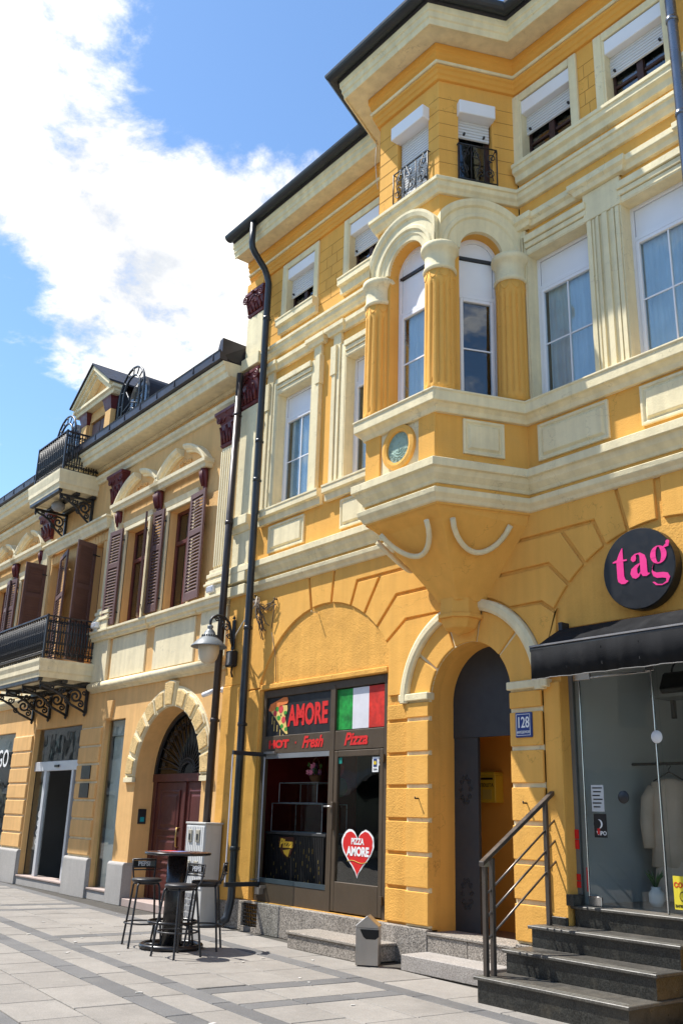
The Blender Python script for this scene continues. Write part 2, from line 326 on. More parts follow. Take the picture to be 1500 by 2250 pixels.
row(-.79, -.55, M_DK, 'dark_paving_slab', ln=1.1)
row(-1.34, -.79, M_LT, 'paving_slab', u0=-6); row(-1.89, -1.34, M_LT, 'paving_slab', u0=-6)
row(-2.11, -1.89, M_DK, 'dark_paving_slab', u0=-5, ln=1.1)
row(-2.7, -2.11, M_LT, 'paving_slab', u0=-4, u1=9, ln=1.1)
row(-3.3, -2.7, M_LT, 'paving_slab', u0=-3, u1=9, ln=1.1)
# ---------------------------------------------------------------- yellow corner-bay building
YB = thing('yellow_building', 'yellow three-storey house with cream trim and a projecting bay window over the entrance', 'building', (-7.8, 0, 0))
BX0, BX1 = -13.25, -1.2
PLAN = [(BX0, 0), (-8.88, 0), (-8.45, -1.1), (-7.2, -1.1), (-6.77, 0), (BX1, 0)]
PLAN3 = [(BX0, 0), (-8.87, 0), (-8.43, -1.0), (-7.24, -1.0), (-6.79, 0), (BX1, 0)]
FB, RB, LBs = frame(-8.45, -1.1, 1, 0), frame(-7.2, -1.1, .43, 1.1), frame(-8.88, 0, .43, -1.1); SB = math.hypot(.43, 1.1)     # parapet faces of the bay
FRT, FRR, FLL = frame(-8.43, -1.0, 1, 0), frame(-7.24, -1.0, .45, 1.0), frame(-8.87, 0, .44, -1.0); SL = math.hypot(.45, 1.0); FW, FC = 1.19, .595
yel, yelr, crm = m_yel(), m_yelr(), m_crm()
# --- ground floor: backing wall with openings, then the raised stones
g = MB(); GY = .03
g.wall(BX0, BX1, 0, 5.1, GY, [(-12.24, -9.29, .4, 3.42), (-6.46, -3.7, .61, 3.62)], .14, arches=[(-7.8, 2.98, .66, .30)])
add(g, 'ground_floor_wall', yelr, YB, norm=False)
def vous(cx, cz, r, sg, js, tops, xm, zt, zlow, xl):
    P = lambda a, rr: (cx+sg*rr*math.sin(R_(a)), cz+rr*math.cos(R_(a)))
    A = lambda a, b: [P(a+(b-a)*i/6, r) for i in range(7)]
    j0, j1, j2, j3, j4, j5 = js; z1, z2, z3 = tops
    b0 = math.acos((z3-2.98)/1.18)
    H = lambda a, z: P(a, (z-cz)/math.cos(R_(a)))
    pcs = [A(j0, j1)+[H(j1, zt), H(j0, zt)],
           A(j1, j2)+[H(j2, z1), (xm, z1), (xm, zt), H(j1, zt)],
           A(j2, j3)+[H(j3, z1), H(j2, z1)],
           A(j3, j4)+[H(j4, z2), (xm, z2), (xm, z1), H(j3, z1)],
           A(j4, j5)+[H(j5, z3)]+[(-7.82-sg*1.18*math.sin(b0*(5-i)/5), 2.98+1.18*math.cos(b0*(5-i)/5)) for i in range(6)]+[(xm, z2), H(j4, z2)]]
    ea = math.degrees(math.asin(min(1, abs(xl-cx)/r)))
    arcp = [(-7.82-sg*1.18*math.sin(R_(b)), 2.98+1.18*math.cos(R_(b))) for b in [math.degrees(b0)+(90-math.degrees(b0))*i/7 for i in range(8)]]
    pcs.append(A(j5, ea)+[(xl, zlow), (arcp[-1][0], zlow)]+arcp[::-1][1:]+[H(j5, z3)])
    return pcs
def stone(pts, name='voussoir', m=None, y0=GY, y1=0., g_=.022, par=None, bev=.008):
    add(MB().prism(inset(pts, g_), y1, y0+.02), name, m or yel, par or YB, bevel=bev)
SC = (-10.72, 2.85, 1.69)
for p in vous(*SC, 1, (-9.8, 6.4, 22, 33.6, 45.5, 55.8), (4.77, 4.43, 4.07), -7.82, 5.07, 3.09, -9.27): stone(p)
TC = (-5.1, 2.87, 1.69)
for p in vous(*TC, -1, (0.5, 13, 23.5, 34, 44, 55.5), (4.73, 4.37, 3.95), -7.82, 5.07, 3.09, -6.46): stone(p)
Pa = lambda c, a, rr: (c[0]+rr*math.sin(R_(a)), c[1]+rr*math.cos(R_(a)))
# left flank of the pizza arch, right flank of the boutique arch
stone([Pa(SC, -66+(56.2)*i/8, SC[2]) for i in range(9)]+[(SC[0]-math.tan(R_(9.8))*2.22, 5.07), (-12.66, 5.07), (-12.66, 3.44), (-12.262, 3.44)])
for a0, a1 in ((.5, 14), (14, 27), (27, 40), (40, 55)):
    stone([Pa(TC, a0+(a1-a0)*i/4, TC[2]) for i in range(5)]+[(TC[0]+2.2*math.tan(R_(a1)), 5.07), (TC[0]+2.2*math.tan(R_(a0)), 5.07)] if a1 < 40.1 else [Pa(TC, a0+(a1-a0)*i/4, TC[2]) for i in range(5)]+[(BX1, TC[1]+.95), (BX1, 5.07), (TC[0]+2.2*math.tan(R_(a0)), 5.07)])
stone([(-3.68, .3), (BX1, .3), (BX1, 3.8), (-3.72, 3.8)], 'pier_block')
# rusticated piers
JZ = [3.0, 2.775, 2.365, 1.975, 1.585, 1.195, .805, .40]
crj = add(MB().box(-8.855, -8.462, -.012, GY+.02, .4, 3.0).box(-7.138, -6.69, -.012, GY+.02, .4, 3.0), 'joint_backing', crm, YB)
for i in range(7):
    z1, z0 = JZ[i], JZ[i+1]
    add(MB().box(-8.86, -8.458, -.04, GY+.02, z0+.024, z1-.024), 'pier_block', yel, YB, bevel=.007)
    add(MB().box(-9.262, -8.862, -.004, GY+.02, z0+.02, z1-.02), 'pier_block', yelr, YB, bevel=.007)
    add(MB().box(-7.142, -6.69, -.04, GY+.02, z0+.024, z1-.024), 'pier_block', yel, YB, bevel=.007)
add(MB().box(-6.688, -6.462, -.004, GY+.02, .62, 3.05), 'pier_strip', yel, YB, bevel=.01)
add(MB().box(-12.66, -12.27, -.004, GY+.02, .4, 3.44), 'pier_strip', yelr, YB, bevel=.012)
add(MB().box(BX0, -12.67, -.08, GY+.02, .36, 3.55).box(BX0+.03, -12.67, -.07, GY+.02, 3.55, 5.1), 'corner_pilaster', yelr, YB, bevel=.012)
# lip above the pizza shop front
add(MB().box(-12.26, -9.27, -.004, .12, 3.425, 3.5), 'lintel', yelr, YB, bevel=.01)
# entrance arch
EC = (-7.8, 2.98)
add(MB().arc(*EC, [(.662, .016), (1.06, .016), (1.06, .06), (.662, .06)], -90, 90, 32), 'arch_backing', crm, YB)
for a0, a1 in ((-89, -55), (-55, -20), (-20, 12), (12, 48), (48, 89)):
    g0, g1 = a0+1.3, a1-1.3
    add(MB().arc(*EC, [(.662, -.012), (1.03, -.012), (1.03, .05), (.662, .05)], g0, g1, 10), 'voussoir', yel, YB, bevel=.008)
add(MB().arc(*EC, [(1.03, .05), (1.03, -.05), (1.07, -.075), (1.13, -.075), (1.17, -.05), (1.17, .05)], -90, 90, 36), 'archivolt', crm, YB, bevel=.006)
add(MB().box(-8.98, -8.44, -.07, .06, 3.0, 3.09), 'impost', crm, YB, bevel=.01)
add(MB().box(-7.16, -6.58, -.07, .06, 3.0, 3.09), 'impost', crm, YB, bevel=.01)
# plinth
for a, b in ((-13.25, -12.35), (-11.95, -9.27), (-9.262, -8.46)):
    add(MB().box(a, b, -.06, .12, -.01, .392), 'plinth', m_gra(), YB, bevel=.008)
add(MB().box(-12.35, -11.95, -.06, .12, -.01, .06).box(-12.35, -11.95, -.06, .12, .37, .392), 'plinth', m_gra(), YB)
gr = add(MB().box(-12.34, -11.96, .06, .1, .06, .37), 'grille', m_dark(), YB)
q = MB()
for i in range(9): q.box(-12.33+i*.044, -12.322+i*.044, -.03, -.018, .065, .365)
for i in range(6): q.box(-12.345, -11.955, -.045, -.025, .085+i*.05, .095+i*.05)
add(q, 'grille_bar', m_iron(), gr)
add(MB().box(-7.14, -6.46, -.05, .12, -.01, .392), 'plinth', m_gra(), YB, bevel=.008)
# --- mouldings carried round the bay
def mould(prof, m, name, plan=PLAN, bev=.006): return add(MB().sweep(plan, prof), name, m, YB, bevel=bev)
mould([(-.02, 5.02), (.03, 5.03), (.05, 5.07), (.09, 5.11), (.10, 5.17), (.0, 5.19), (-.02, 5.19)], crm, 'string_course')
mould([(-.02, 5.24), (.03, 5.24), (.045, 5.28), (.10, 5.34), (.125, 5.40), (.165, 5.405), (.165, 5.505), (.0, 5.53), (-.02, 5.53)], crm, 'string_course')
add(MB().sweep(PLAN, [(-.03, 5.185), (.012, 5.185), (.012, 5.245), (-.03, 5.245)]), 'frieze', yel, YB)
mould([(-.02, 6.12), (.05, 6.12), (.07, 6.17), (.11, 6.21), (.15, 6.22), (.15, 6.345), (.165, 6.35), (.165, 6.375), (-.02, 6.39)], crm, 'sill_course', PLAN[1:] )
mould([(-.02, 9.22), (.04, 9.225), (.06, 9.27), (.09, 9.30), (.10, 9.36), (.125, 9.365), (.125, 9.42), (.02, 9.45), (-.02, 9.45)], crm, 'string_course', PLAN3)
mould([(-.02, 11.02), (.04, 11.03), (.05, 11.08), (.07, 11.10), (.08, 11.15), (.105, 11.17), (.105, 11.21), (-.02, 11.21)], mat('ochre_paint', (.74, .36, .07), .85, .06, 1.5, bump=.2, wave=.3, spec=.2), 'bed_moulding', PLAN3)
mould([(-.02, 11.212), (.125, 11.212), (.135, 11.25), (-.02, 11.25)], crm, 'fillet', PLAN3)
mould([(-.02, 11.252), (.10, 11.252), (.11, 11.30), (.135, 11.33), (.135, 11.39), (.16, 11.41), (.16, 11.50), (-.02, 11.50)], MATS['ochre_paint'], 'bed_moulding', PLAN3)
mould([(-.02, 11.502), (.43, 11.502), (.43, 11.475), (.455, 11.47), (.465, 11.56), (.485, 11.57), (.49, 11.65), (.51, 11.66), (.52, 11.75), (-.02, 11.78)], crm, 'cornice', PLAN3)
gp = [(.605+.098*math.cos(a), 11.86+.098*math.sin(a)) for a in [R_(-180+20*i) for i in range(10)]]
gut = add(MB().sweep(PLAN3, gp+[(.665, 11.88), (.605, 11.80), (.545, 11.88)]), 'gutter', m_gut(), YB)
add(MB().sweep(PLAN3, [(-2.6, 13.2), (-2.6, 13.15), (.50, 11.77), (.55, 11.84), (.57, 11.88)]), 'roof', mat('slate_roof', (.05, .05, .055), .6, .15, 4), YB)
for px, py in ((-8.88, 0), (-8.45, -1.1), (-7.2, -1.1)): pass
# --- upper walls
LW = [(-12.19, -11.2, 6.37, 8.45), (-10.32, -9.33, 6.37, 8.45)]; RW = [(-6.66, -5.72, 6.37, 8.45), (-5.27, -4.33, 6.37, 8.45), (-3.6, -2.66, 6.37, 8.45)]
L3 = [(-12.11, -11.28, 9.82, 10.88), (-10.35, -9.52, 9.82, 10.88)]; R3 = [(-6.7, -5.87, 9.82, 10.88), (-5.36, -4.53, 9.82, 10.88), (-3.7, -2.87, 9.82, 10.88)]
w = MB(); w.wall(BX0, -8.88, 5.075, 11.55, 0, LW+L3, .17); w.wall(-6.77, BX1, 5.075, 11.55, 0, RW+R3, .17)
w.wall(0, 1.25, 5.0, 6.30, 0, fr=FB); w.wall(0, SB, 5.0, 6.30, 0, fr=RB); w.wall(0, SB, 5.0, 6.30, 0, fr=LBs)
w.wall(0, FW, 6.37, 9.3, 0, arches=[(FC, 8.45, .335, 6.37)], depth=.17, fr=FRT)
for F_ in (FRR, FLL): w.wall(0, SL, 6.37, 9.3, 0, arches=[(SL/2, 8.45, .29, 6.37)], depth=.17, fr=F_)
w.wall(0, FW, 9.3, 11.55, 0, [(.38, .99, 9.45, 10.72)], .14, fr=FRT)
for F_ in (FRR, FLL): w.wall(0, SL, 9.3, 11.55, 0, [(.27, .75, 9.45, 10.72)], .14, fr=F_)
add(w, 'wall', yel, YB, norm=False)
# shell that closes the rooms behind
sh = MB().box(BX0+.01, BX1, 3.2, 3.3, 0, 11.6).box(BX0+.01, BX0+.06, .12, 3.2, 0, 11.6).box(BX1-.05, BX1, .12, 3.2, 0, 11.6)
for z in (3.66, 5.9, 9.3, 11.5): sh.box(BX0+.07, BX1-.07, .25, 3.2, z, z+.05)
sh.box(-9.0, -8.94, .4, 3.2, 0, 11.6).box(-6.86, -6.80, .4, 3.2, .0, 11.6).box(-10.75, -10.7, .4, 3.2, 6, 11.6).box(-5.5, -5.45, .4, 3.2, 6, 11.6)
add(sh, 'inner_wall', mat('room_grey', (.16, .15, .14), .9, .1, 1), YB)
add(MB().box(BX0-.002, BX0+.04, .02, 6, 0, 11.6), 'gable_wall', yelr, YB)
# fine course lines scored into the top storey
q = MB()
def score(x0, x1, zs, fr=None, vx=()):
    for i, z in enumerate(zs):
        q.box(x0, x1, -.0035, .02, z, z+.006, fr)
M_SC = mat('scored_line', (.42, .22, .055), .95, .1, 3)
ZS = [9.72+.205*i for i in range(6)]
for a, b in ((-12.66, -12.25), (-11.14, -10.5), (-9.38, -8.9), (-6.75, -6.86), (-5.74, -5.50)): 
    if b > a: score(a, b, ZS)
for a, b in ((.0, .37), (1.0, FW)): score(a, b, ZS, FRT)
for a, b in ((.0, .26), (.78, SL)): score(a, b, ZS, FRR); score(a, b, ZS, FLL)
for i, z in enumerate(ZS[:-1]):
    for x in ((-10.95, -10.68) if i % 2 else (-10.82,)): q.box(x, x+.005, -.0035, .02, z+.006, z+.205)
    for x in ((-5.60,) if i % 2 else (-5.66,)): q.box(x, x+.005, -.0035, .02, z+.006, z+.205)
add(q, 'score_line', M_SC, YB, kind='stuff')
# --- raised cream panels under the second-floor windows
def panel(x0, x1, z0, z1, fr=None, par=YB, m=None):
    a = MB(); e = .035
    for k in range(1):
        P0 = [(x0,-.012,z0),(x1,-.012,z0),(x1,-.012,z1),(x0,-.012,z1)]
        r = [[(x0,.01,z0),(x1,.01,z0),(x1,.01,z1),(x0,.01,z1)], [(x0,-.03,z0),(x1,-.03,z0),(x1,-.03,z1),(x0,-.03,z1)]]
        for d, y in ((.03, -.03), (.045, -.012), (.06, -.012), (.085, -.04)): r.append([(x0+d,y,z0+d),(x1-d,y,z0+d),(x1-d,y,z1-d),(x0+d,y,z1-d)])
        a.loft(r, fr=fr)
    return add(a, 'raised_panel', m or crm, par, bevel=.004)
for x0, x1 in ((-12.25, -11.27), (-10.36, -9.36), (-6.60, -5.61), (-5.20, -4.2), (-3.6, -2.7)): panel(x0, x1, 5.62, 6.08)
panel(.33, .86, 5.65, 6.09, RB); panel(.33, .86, 5.65, 6.09, LBs)
# corner strips on the bay parapet
for a, b in ((-.004, .28), (.97, 1.254)): add(MB().box(a, b, -.03, .02, 5.53, 6.13, FB), 'corner_strip', yel, YB, bevel=.008)
add(MB().box(.28, .97, -.006, .02, 5.53, 6.13, FB), 'medallion_field', crm, YB)
med = add(MB().arc(.625, 5.86, [(.20, -.01), (.20, -.05), (.235, -.06), (.285, -.05), (.285, -.005)], 0, 360, 40, FB, caps=False), 'medallion_ring', yel, YB)
q = MB(); q.arc(.625, 5.86, [(.0005, -.02), (.205, -.02), (.205, -.005), (.0005, -.005)], 0, 360, 36, FB)
disc = add(q, 'medallion', mat('verdigris_green', (.29, .40, .33), .8, .1, 8, bump=.8, bscale=50), YB)
q = MB()
for k in range(14):
    a = 2*math.pi*k/14; q.tube([FB(*p) for p in scroll(.625+.15*math.cos(a), 5.86+.15*math.sin(a), .028, .008, a, 1.2, 9, -.021)], .004, 5)
for k in range(3): q.tube([FB(.625+(.05+.035*k)*math.cos(R_(t)), -.021, 5.86+(.05+.035*k)*math.sin(R_(t))) for t in range(200, 345, 18)], .006, 5)
q.tube([FB(.625, -.021, 5.80), FB(.622, -.021, 5.93)], .005, 5); q.tube([FB(.60, -.021, 5.90), FB(.65, -.021, 5.92)], .005, 5)
add(q, 'medallion_relief', MATS['verdigris_green'], disc)
# --- corbel under the bay
def octa(cx, cy, sx, sy, z, top):
    if top: return [(-8.88, .0, z), (-8.45, -1.1, z), (-7.2, -1.1, z), (-6.77, .0, z)]
    return [(cx-sx, 0.02, z), (cx-sx*.55, cy, z), (cx+sx*.55, cy, z), (cx+sx, .02, z)]
add(MB().loft([octa(0,0,0,0,5.03,True), [(-8.84,.0,4.98),(-8.42,-1.07,4.98),(-7.23,-1.07,4.98),(-6.80,.0,4.98)], octa(-7.8,-.95,.97,0,4.88,False), octa(-7.8,-.36,.31,0,4.12,False), octa(-7.8,-.34,.29,0,4.08,False)]), 'corbel', yel, YB, bevel=.01)
pen = MB()
for r0, r1, z0, z1 in ((.25, .26, 4.12, 3.93), (.285, .285, 3.93, 3.88), (.25, .19, 3.88, 3.77), (.19, .02, 3.77, 3.71)):
    n = 8; pen.loft([[(-7.8+r*math.cos(2*math.pi*(j+.5)/n), -.13+r*1.0*math.sin(2*math.pi*(j+.5)/n), z) for j in range(n)] for r, z in ((r0, z0), (r1, z1))])
add(pen, 'corbel_drop', yel, YB, bevel=.006)
def corbel_arc(F_, s_mid, hw, top_y, name='corbel_swag'):
    # half ring lying on the sloping face
    q = MB(); pth = []
    for i in range(15):
        a = math.pi*i/14; s = s_mid - hw*math.cos(a)*1.06; dz = .30*math.sin(a)**.85; k = 0
        z = 4.86-dz; ax = Vector((-7.8, -.1, z)); top = Vector(F_(s, 0, z))
        f = (z-4.10)/(4.90-4.10); f = .30+(.985-.30)*max(0, min(1, f)); p = ax+(top-ax)*f
        pth.append((p.x, p.y, z))
    q.tube(pth, .033, 8); return add(q, name, crm, YB)
corbel_arc(FB, .625, .40, 0); corbel_arc(RB, SB/2-.02, .36, 0); corbel_arc(LBs, SB/2+.02, .36, 0)
# --- fluted columns, capitals and arches of the bay
def column(cx, cy):
    q = MB(); n = 112; z0, z1 = 6.385, 8.05; rings = []
    for z, k in ((z0, 0), (z0+.10, 0), (z0+.13, 1), (z1-.22, 1), (z1-.17, .0), (z1, 0)):
        rg = []
        for j in range(n):
            a = 2*math.pi*j/n; r = .198-.012*(z-z0)/(z1-z0)
            r -= k*.026*max(0, math.cos(14*a))**.6
            rg.append((cx+r*math.cos(a), cy+r*math.sin(a), z))
        rings.append(rg)
    q.loft(rings, True); c = add(q, 'column', yel, YB)
    q = MB().lathe([(.17, 8.04), (.205, 8.045), (.213, 8.07), (.205, 8.10), (.19, 8.115), (.19, 8.26), (.195, 8.28), (.22, 8.33), (.236, 8.34), (.242, 8.38), (.236, 8.42), (.2, 8.43)], cx, cy, 28)
    add(q, 'capital', crm, c)
    q = MB()
    for k in range(8):
        a0 = 2*math.pi*k/8
        q.tube([(cx+.184*math.cos(a0+t), cy+.184*math.sin(a0+t), 8.035-.11*math.sin(math.pi*(t/.62))**.6) for t in [.62*i/8 for i in range(9)]], .011, 6)
    add(q, 'column_garland', yel, c)
for c in ((-8.405, -.97), (-7.265, -.97), (-6.86, -.12), (-8.80, -.12)): column(*c)
ARP = [(.335, -.01), (.335, -.04), (.40, -.045), (.42, -.06), (.46, -.06), (.48, -.085), (.52, -.085), (.54, -.07), (.62, -.07), (.64, -.10), (.69, -.115), (.725, -.115), (.725, .02), (.335, .02)]
def barch(F_, cx, hw, k=1.0):
    P = [(r if r > .4 else r*k, y) for r, y in ARP]
    add(MB().arc(cx, 8.45, P, -90, 90, 44, F_, clip=(cx-hw, cx+hw)), 'bay_arch', crm, YB)
barch(FRT, FC, .62); barch(FRR, SL/2, .575, .86); barch(FLL, SL/2, .575, .86)
# --- windows
gl_sky = glass('window_glass', (.84, .90, .93), 1.9)
curt = mat('net_curtain', (.70, .78, .78), .9, .10, 3, streak=.2)
pvc = m_pvc(); 
def bx(mbx, fr, *a): return mbx.box(*a, fr=fr)
def pvc_window(x0, x1, z0, z1, fr=None, arch=None, mv=True, cur=None, y=.15):
    zt = z1-.47 if not arch else 7.86
    q = MB(); f = .055
    bx(q, fr, x0, x0+f, y, y+.06, z0, z1); bx(q, fr, x1-f, x1, y, y+.06, z0, z1); bx(q, fr, x0+f, x1-f, y, y+.06, z0, z0+f)
    bx(q, fr, x0+f, x1-f, y, y+.06, zt, zt+.06)
    if not arch: bx(q, fr, x0+f, x1-f, y, y+.06, z1-f, z1)
    wn = add(q, 'window', pvc, YB, bevel=.006)
    if arch:
        cx, cz, r = arch
        add(MB().arc(cx, cz, [(r-.055, y), (r, y), (r, y+.06), (r-.055, y+.06)], -90, 90, 24, fr), 'arched_frame', pvc, wn)
        A = [(cx+(r-.06)*math.sin(R_(a)), cz+.01+(r-.06)*math.cos(R_(a))) for a in range(-90, 91, 9)]
        add(MB().prism(A, y+.025, y+.05, fr), 'lunette_panel', pvc, wn)
        add(bx(MB(), fr, x0+.03, x1-.03, y-.004, y+.06, cz-.035, cz+.008), 'lunette_bar', m_iron(), wn)
        zp = cz-.04
    else: zp = z1-f-.008
    add(bx(MB(), fr, x0+f+.008, x1-f-.008, y+.02, y+.05, zt+.068, zp), 'blind_panel', pvc, wn)
    add(bx(MB(), fr, x0+f, x1-f, y+.05, y+.058, zt+.06, zp+.006), 'shadow_gap', m_dark(), wn)
    s0, s1, b0, b1 = x0+f+.006, x1-f-.006, z0+f+.006, zt-.006; e = .045; q = MB()
    bx(q, fr, s0, s0+e, y-.012, y+.04, b0, b1); bx(q, fr, s1-e, s1, y-.012, y+.04, b0, b1); bx(q, fr, s0+e, s1-e, y-.012, y+.04, b0, b0+e); bx(q, fr, s0+e, s1-e, y-.012, y+.04, b1-e, b1)
    add(q, 'sash', pvc, wn, bevel=.006)
    add(bx(MB(), fr, s0+e, s1-e, y+.018, y+.024, b0+e, b1-e), 'pane', gl_sky, wn)
    zm = (b0+b1)/2; add(bx(MB(), fr, s0+e, s1-e, y+.006, y+.016, zm-.009, zm+.009), 'muntin', pvc, wn)
    if mv: xm = (s0+s1)/2; add(bx(MB(), fr, xm-.009, xm+.009, y+.004, y+.017, b0+e, b1-e), 'muntin', pvc, wn)
    if cur:
        q = MB(); n = 40; a, b = s0+cur[0]*(s1-s0), s0+cur[1]*(s1-s0)
        q.loft([[(a+(b-a)*i/n, y+.075+.012*math.sin(i*1.9), z) for i in range(n+1)] for z in (b0-.1, b1+.05)], True, False, False, fr)
        add(q, 'curtain', curt, wn, norm=False)
    return wn
for i, h in enumerate(LW): pvc_window(*h, cur=(.10, 1.0))
for i, h in enumerate(RW): pvc_window(*h, cur=(.0, 1.0) if i else (.07, 1.0))
pvc_window(FC-.335, FC+.335, 6.385, 8.45, FRT, (FC, 8.45, .335), False, (.12, 1))
pvc_window(SL/2-.29, SL/2+.29, 6.385, 8.45, FRR, (SL/2, 8.45, .29), False, None); pvc_window(SL/2-.29, SL/2+.29, 6.385, 8.45, FLL, (SL/2, 8.45, .29), False, None)
# blinds behind the right-hand window
q = MB()
for i in range(52): q.box(-5.2, -4.4, .24, .262, 6.5+i*.028, 6.503+i*.028)
add(q, 'venetian_blind', mat('pale_blind', (.7, .82, .82), .6, .05, 3), YB)
# moulded surrounds of the second-floor windows with ears and cornice
def surround(x0, x1, z0, z1, lw=.30, rw=.25, hood=True):
    zt = z1+.26; q = MB()
    def leg(a, b, s):                                             # stepped architrave leg
        w_ = b-a; n = [(0, .34, .075), (.34, .62, .055), (.62, 1.0, .035)]
        for f0, f1, d in n:
            if s < 0: q.box(a+w_*f0, a+w_*f1-.006, -d, .02, z0, zt-.0)
            else: q.box(b-w_*f1+.006, b-w_*f0, -d, .02, z0, zt)
    if lw: leg(x0-lw, x0+.0, -1)
    if rw: leg(x1, x1+rw, 1)
    for f0, f1, d in ((0, .3, .035), (.3, .6, .055), (.6, 1.0, .08)):
        q.box(x0-.001, x1+.001, -d-.002, .02, z1+.26*f0, z1+.26*f1-.006)
    if lw > .2: q.box(x0-lw-.025, x0-lw*.62, -.09, .02, z1-.25, zt+.004)
    if rw > .2: q.box(x1+rw*.62, x1+rw+.025, -.09, .02, z1-.25, zt+.004)
    s_ = add(q, 'window_surround', crm, YB, bevel=.006)
    if not hood: return s_
    c = MB()
    for a, b, d in ((x0-lw-.03, x0-lw+.22, .035), (x1+rw-.22, x1+rw+.03, .035)):
        c.box(a+.03, b-.03, -.05, .02, zt+.004, zt+.22)
    P_ = [(-.02, zt+.20), (.05, zt+.205), (.07, zt+.26), (.11, zt+.29), (.11, zt+.36), (-.02, zt+.38)]
    xs0, xs1 = x0-lw-.05, x1+rw+.05
    c.sweep([(xs0, 0), (xs0+.001, -.035), (xs0+.28, -.035), (xs0+.281, 0), (xs1-.281, 0), (xs1-.28, -.035), (xs1-.001, -.035), (xs1, 0)], P_)
    add(c, 'hood_cornice', crm, s_)
    return s_
for h in LW: surround(*h)
surround(*RW[0], lw=.10, rw=.0, hood=False); surround(*RW[1], lw=.0, rw=.25, hood=False); surround(*RW[2], hood=False)
zt = 8.71; P_ = [(-.02, zt+.10), (.05, zt+.105), (.07, zt+.16), (.11, zt+.19), (.11, zt+.27), (-.02, zt+.29)]
pl = []
for a, b in ((-6.76, -6.60), (-5.80, -5.20), (-4.36, -3.36)): pl += [(a, 0), (a+.001, -.045), (b-.001, -.045), (b, 0)]
add(MB().sweep(pl[1:]+[(BX1, 0)], P_), 'hood_cornice', crm, YB, bevel=.005)
add(MB().box(-5.76, -5.24, -.05, .02, 8.43, zt+.10), 'hood_block', crm, YB, bevel=.006); add(MB().box(-6.76, -6.66, -.05, .02, 8.71, zt+.10), 'hood_block', crm, YB, bevel=.006)
for h in LW+RW: add(MB().box(h[0], h[0]+.014, -.03, .152, h[2], h[3]).box(h[1]-.014, h[1], -.03, .152, h[2], h[3]).box(h[0]+.014, h[1]-.014, -.03, .152, h[3]-.014, h[3]), 'jamb_lining', crm, YB)
q = MB()
q.box(-5.717, -5.273, -.03, .02, 6.39, 8.425)
for x0_, x1_, d_ in ((-5.715, -5.66, .05), (-5.645, -5.62, .04), (-5.585, -5.55, .055), (-5.50, -5.43, .058), (-5.375, -5.34, .052), (-5.325, -5.275, .046)): q.box(x0_, x1_, -d_, .0, 6.395, 8.42)
add(q, 'fluted_strip', crm, YB)
def sill(x0, x1, z, par=YB, d=.13, h=.2):
    return add(MB().sweep([(x0+.04, .0), (x0+.0401, -.0), (x1-.04, 0)], [(-.02, z-h), (d*.5, z-h), (d*.55, z-h*.55), (d, z-h*.5), (d, z-.03), (d+.01, z-.028), (d+.01, z), (-.02, z+.02)]), 'sill', crm, par, bevel=.006)
sill(-12.56, -10.78, 6.37, h=.24); sill(-10.74, -8.98, 6.37, h=.24)
# third-floor windows
M_BR = mat('brown_timber', (.05, .022, .016), .5, .12, 5, streak=.1)
slatm = mat('white_roller_slat', (.62, .62, .62), .5, .04, 3)
def roller(fr, x0, x1, z0, z1, y, par):
    n = max(1, int((z1-z0)/.042)); rg = []; h = (z1-z0)/n
    pr = []
    for i in range(n): pr += [(y+.014, z0+i*h), (y-.004, z0+i*h+.010), (y-.004, z0+(i+1)*h-.010), (y+.014, z0+(i+1)*h-.001)]
    q = MB().loft([[(x, yy, z) for yy, z in pr] for x in (x0, x1)], False, False, False, fr)
    return add(q, 'roller_shutter', slatm, par, norm=False)
def wood_window(x0, x1, z0, z1, zs, fr=None, y=.13, proj=.012, frame_w=.12, cream=True, mull=True):
    if cream:
        q = MB(); a = frame_w
        q.box(x0-a, x0, -.035, .03, z0, z1+a).box(x1, x1+a, -.035, .03, z0, z1+a).box(x0, x1, -.033, .03, z1, z1+a)
        q.box(x0-.002, x0+.03, -.03, .14, z0, z1)
        sr = add(q, 'window_frame_trim', crm, YB, bevel=.008)
    q = MB(); f = .06
    q.box(x0, x0+f, y, y+.05, z0, z1, fr).box(x1-f, x1, y, y+.05, z0, z1, fr).box(x0+f, x1-f, y, y+.05, z0, z0+f, fr).box(x0+f, x1-f, y, y+.05, z1-f, z1, fr)
    xm = (x0+x1)/2
    if mull: q.box(xm-.045, xm+.045, y-.012, y+.05, z0+f, z1-f, fr); q.box(x0+f, xm-.045, y+.005, y+.05, zs-.16, zs-.12, fr).box(xm+.045, x1-f, y+.005, y+.05, zs-.16, zs-.12, fr)
    wn = add(q, 'window', M_BR, YB, bevel=.004)
    add(MB().box(x0+f, x1-f, y+.026, y+.031, z0+f, z1-f, fr), 'pane', gl_sky, wn)
    add(MB().box(x0-.015, x1+.015, -proj, y-.005, z1-.22, z1-.012, fr), 'roller_box', pvc, wn, bevel=.008)
    roller(fr, x0+.02, x1-.02, zs, z1-.215, y-.04, wn)
    q = MB()
    for x in (x0+.1, x1-.1): q.box(x-.012, x+.012, y-.075, y-.03, zs+.05, zs+.075, fr)
    add(q, 'shutter_stop', m_iron(), wn)
    return wn
for h in L3+R3: wood_window(*h, 10.36 if h[0] > -9 else 10.30)
sill(-12.27, -11.1, 9.86, h=.27, d=.14); sill(-10.51, -9.34, 9.86, h=.27, d=.14)
add(MB().sweep([(-6.77, 0), (BX1, 0)], [(-.02, 9.56), (.07, 9.57), (.08, 9.66), (.13, 9.69), (.13, 9.76), (.15, 9.765), (.15, 9.82), (-.02, 9.84)]), 'sill_course', crm, YB, bevel=.006)
wood_window(.38, .99, 9.45, 10.72, 9.62, FRT, .10, .12, cream=False, mull=False)
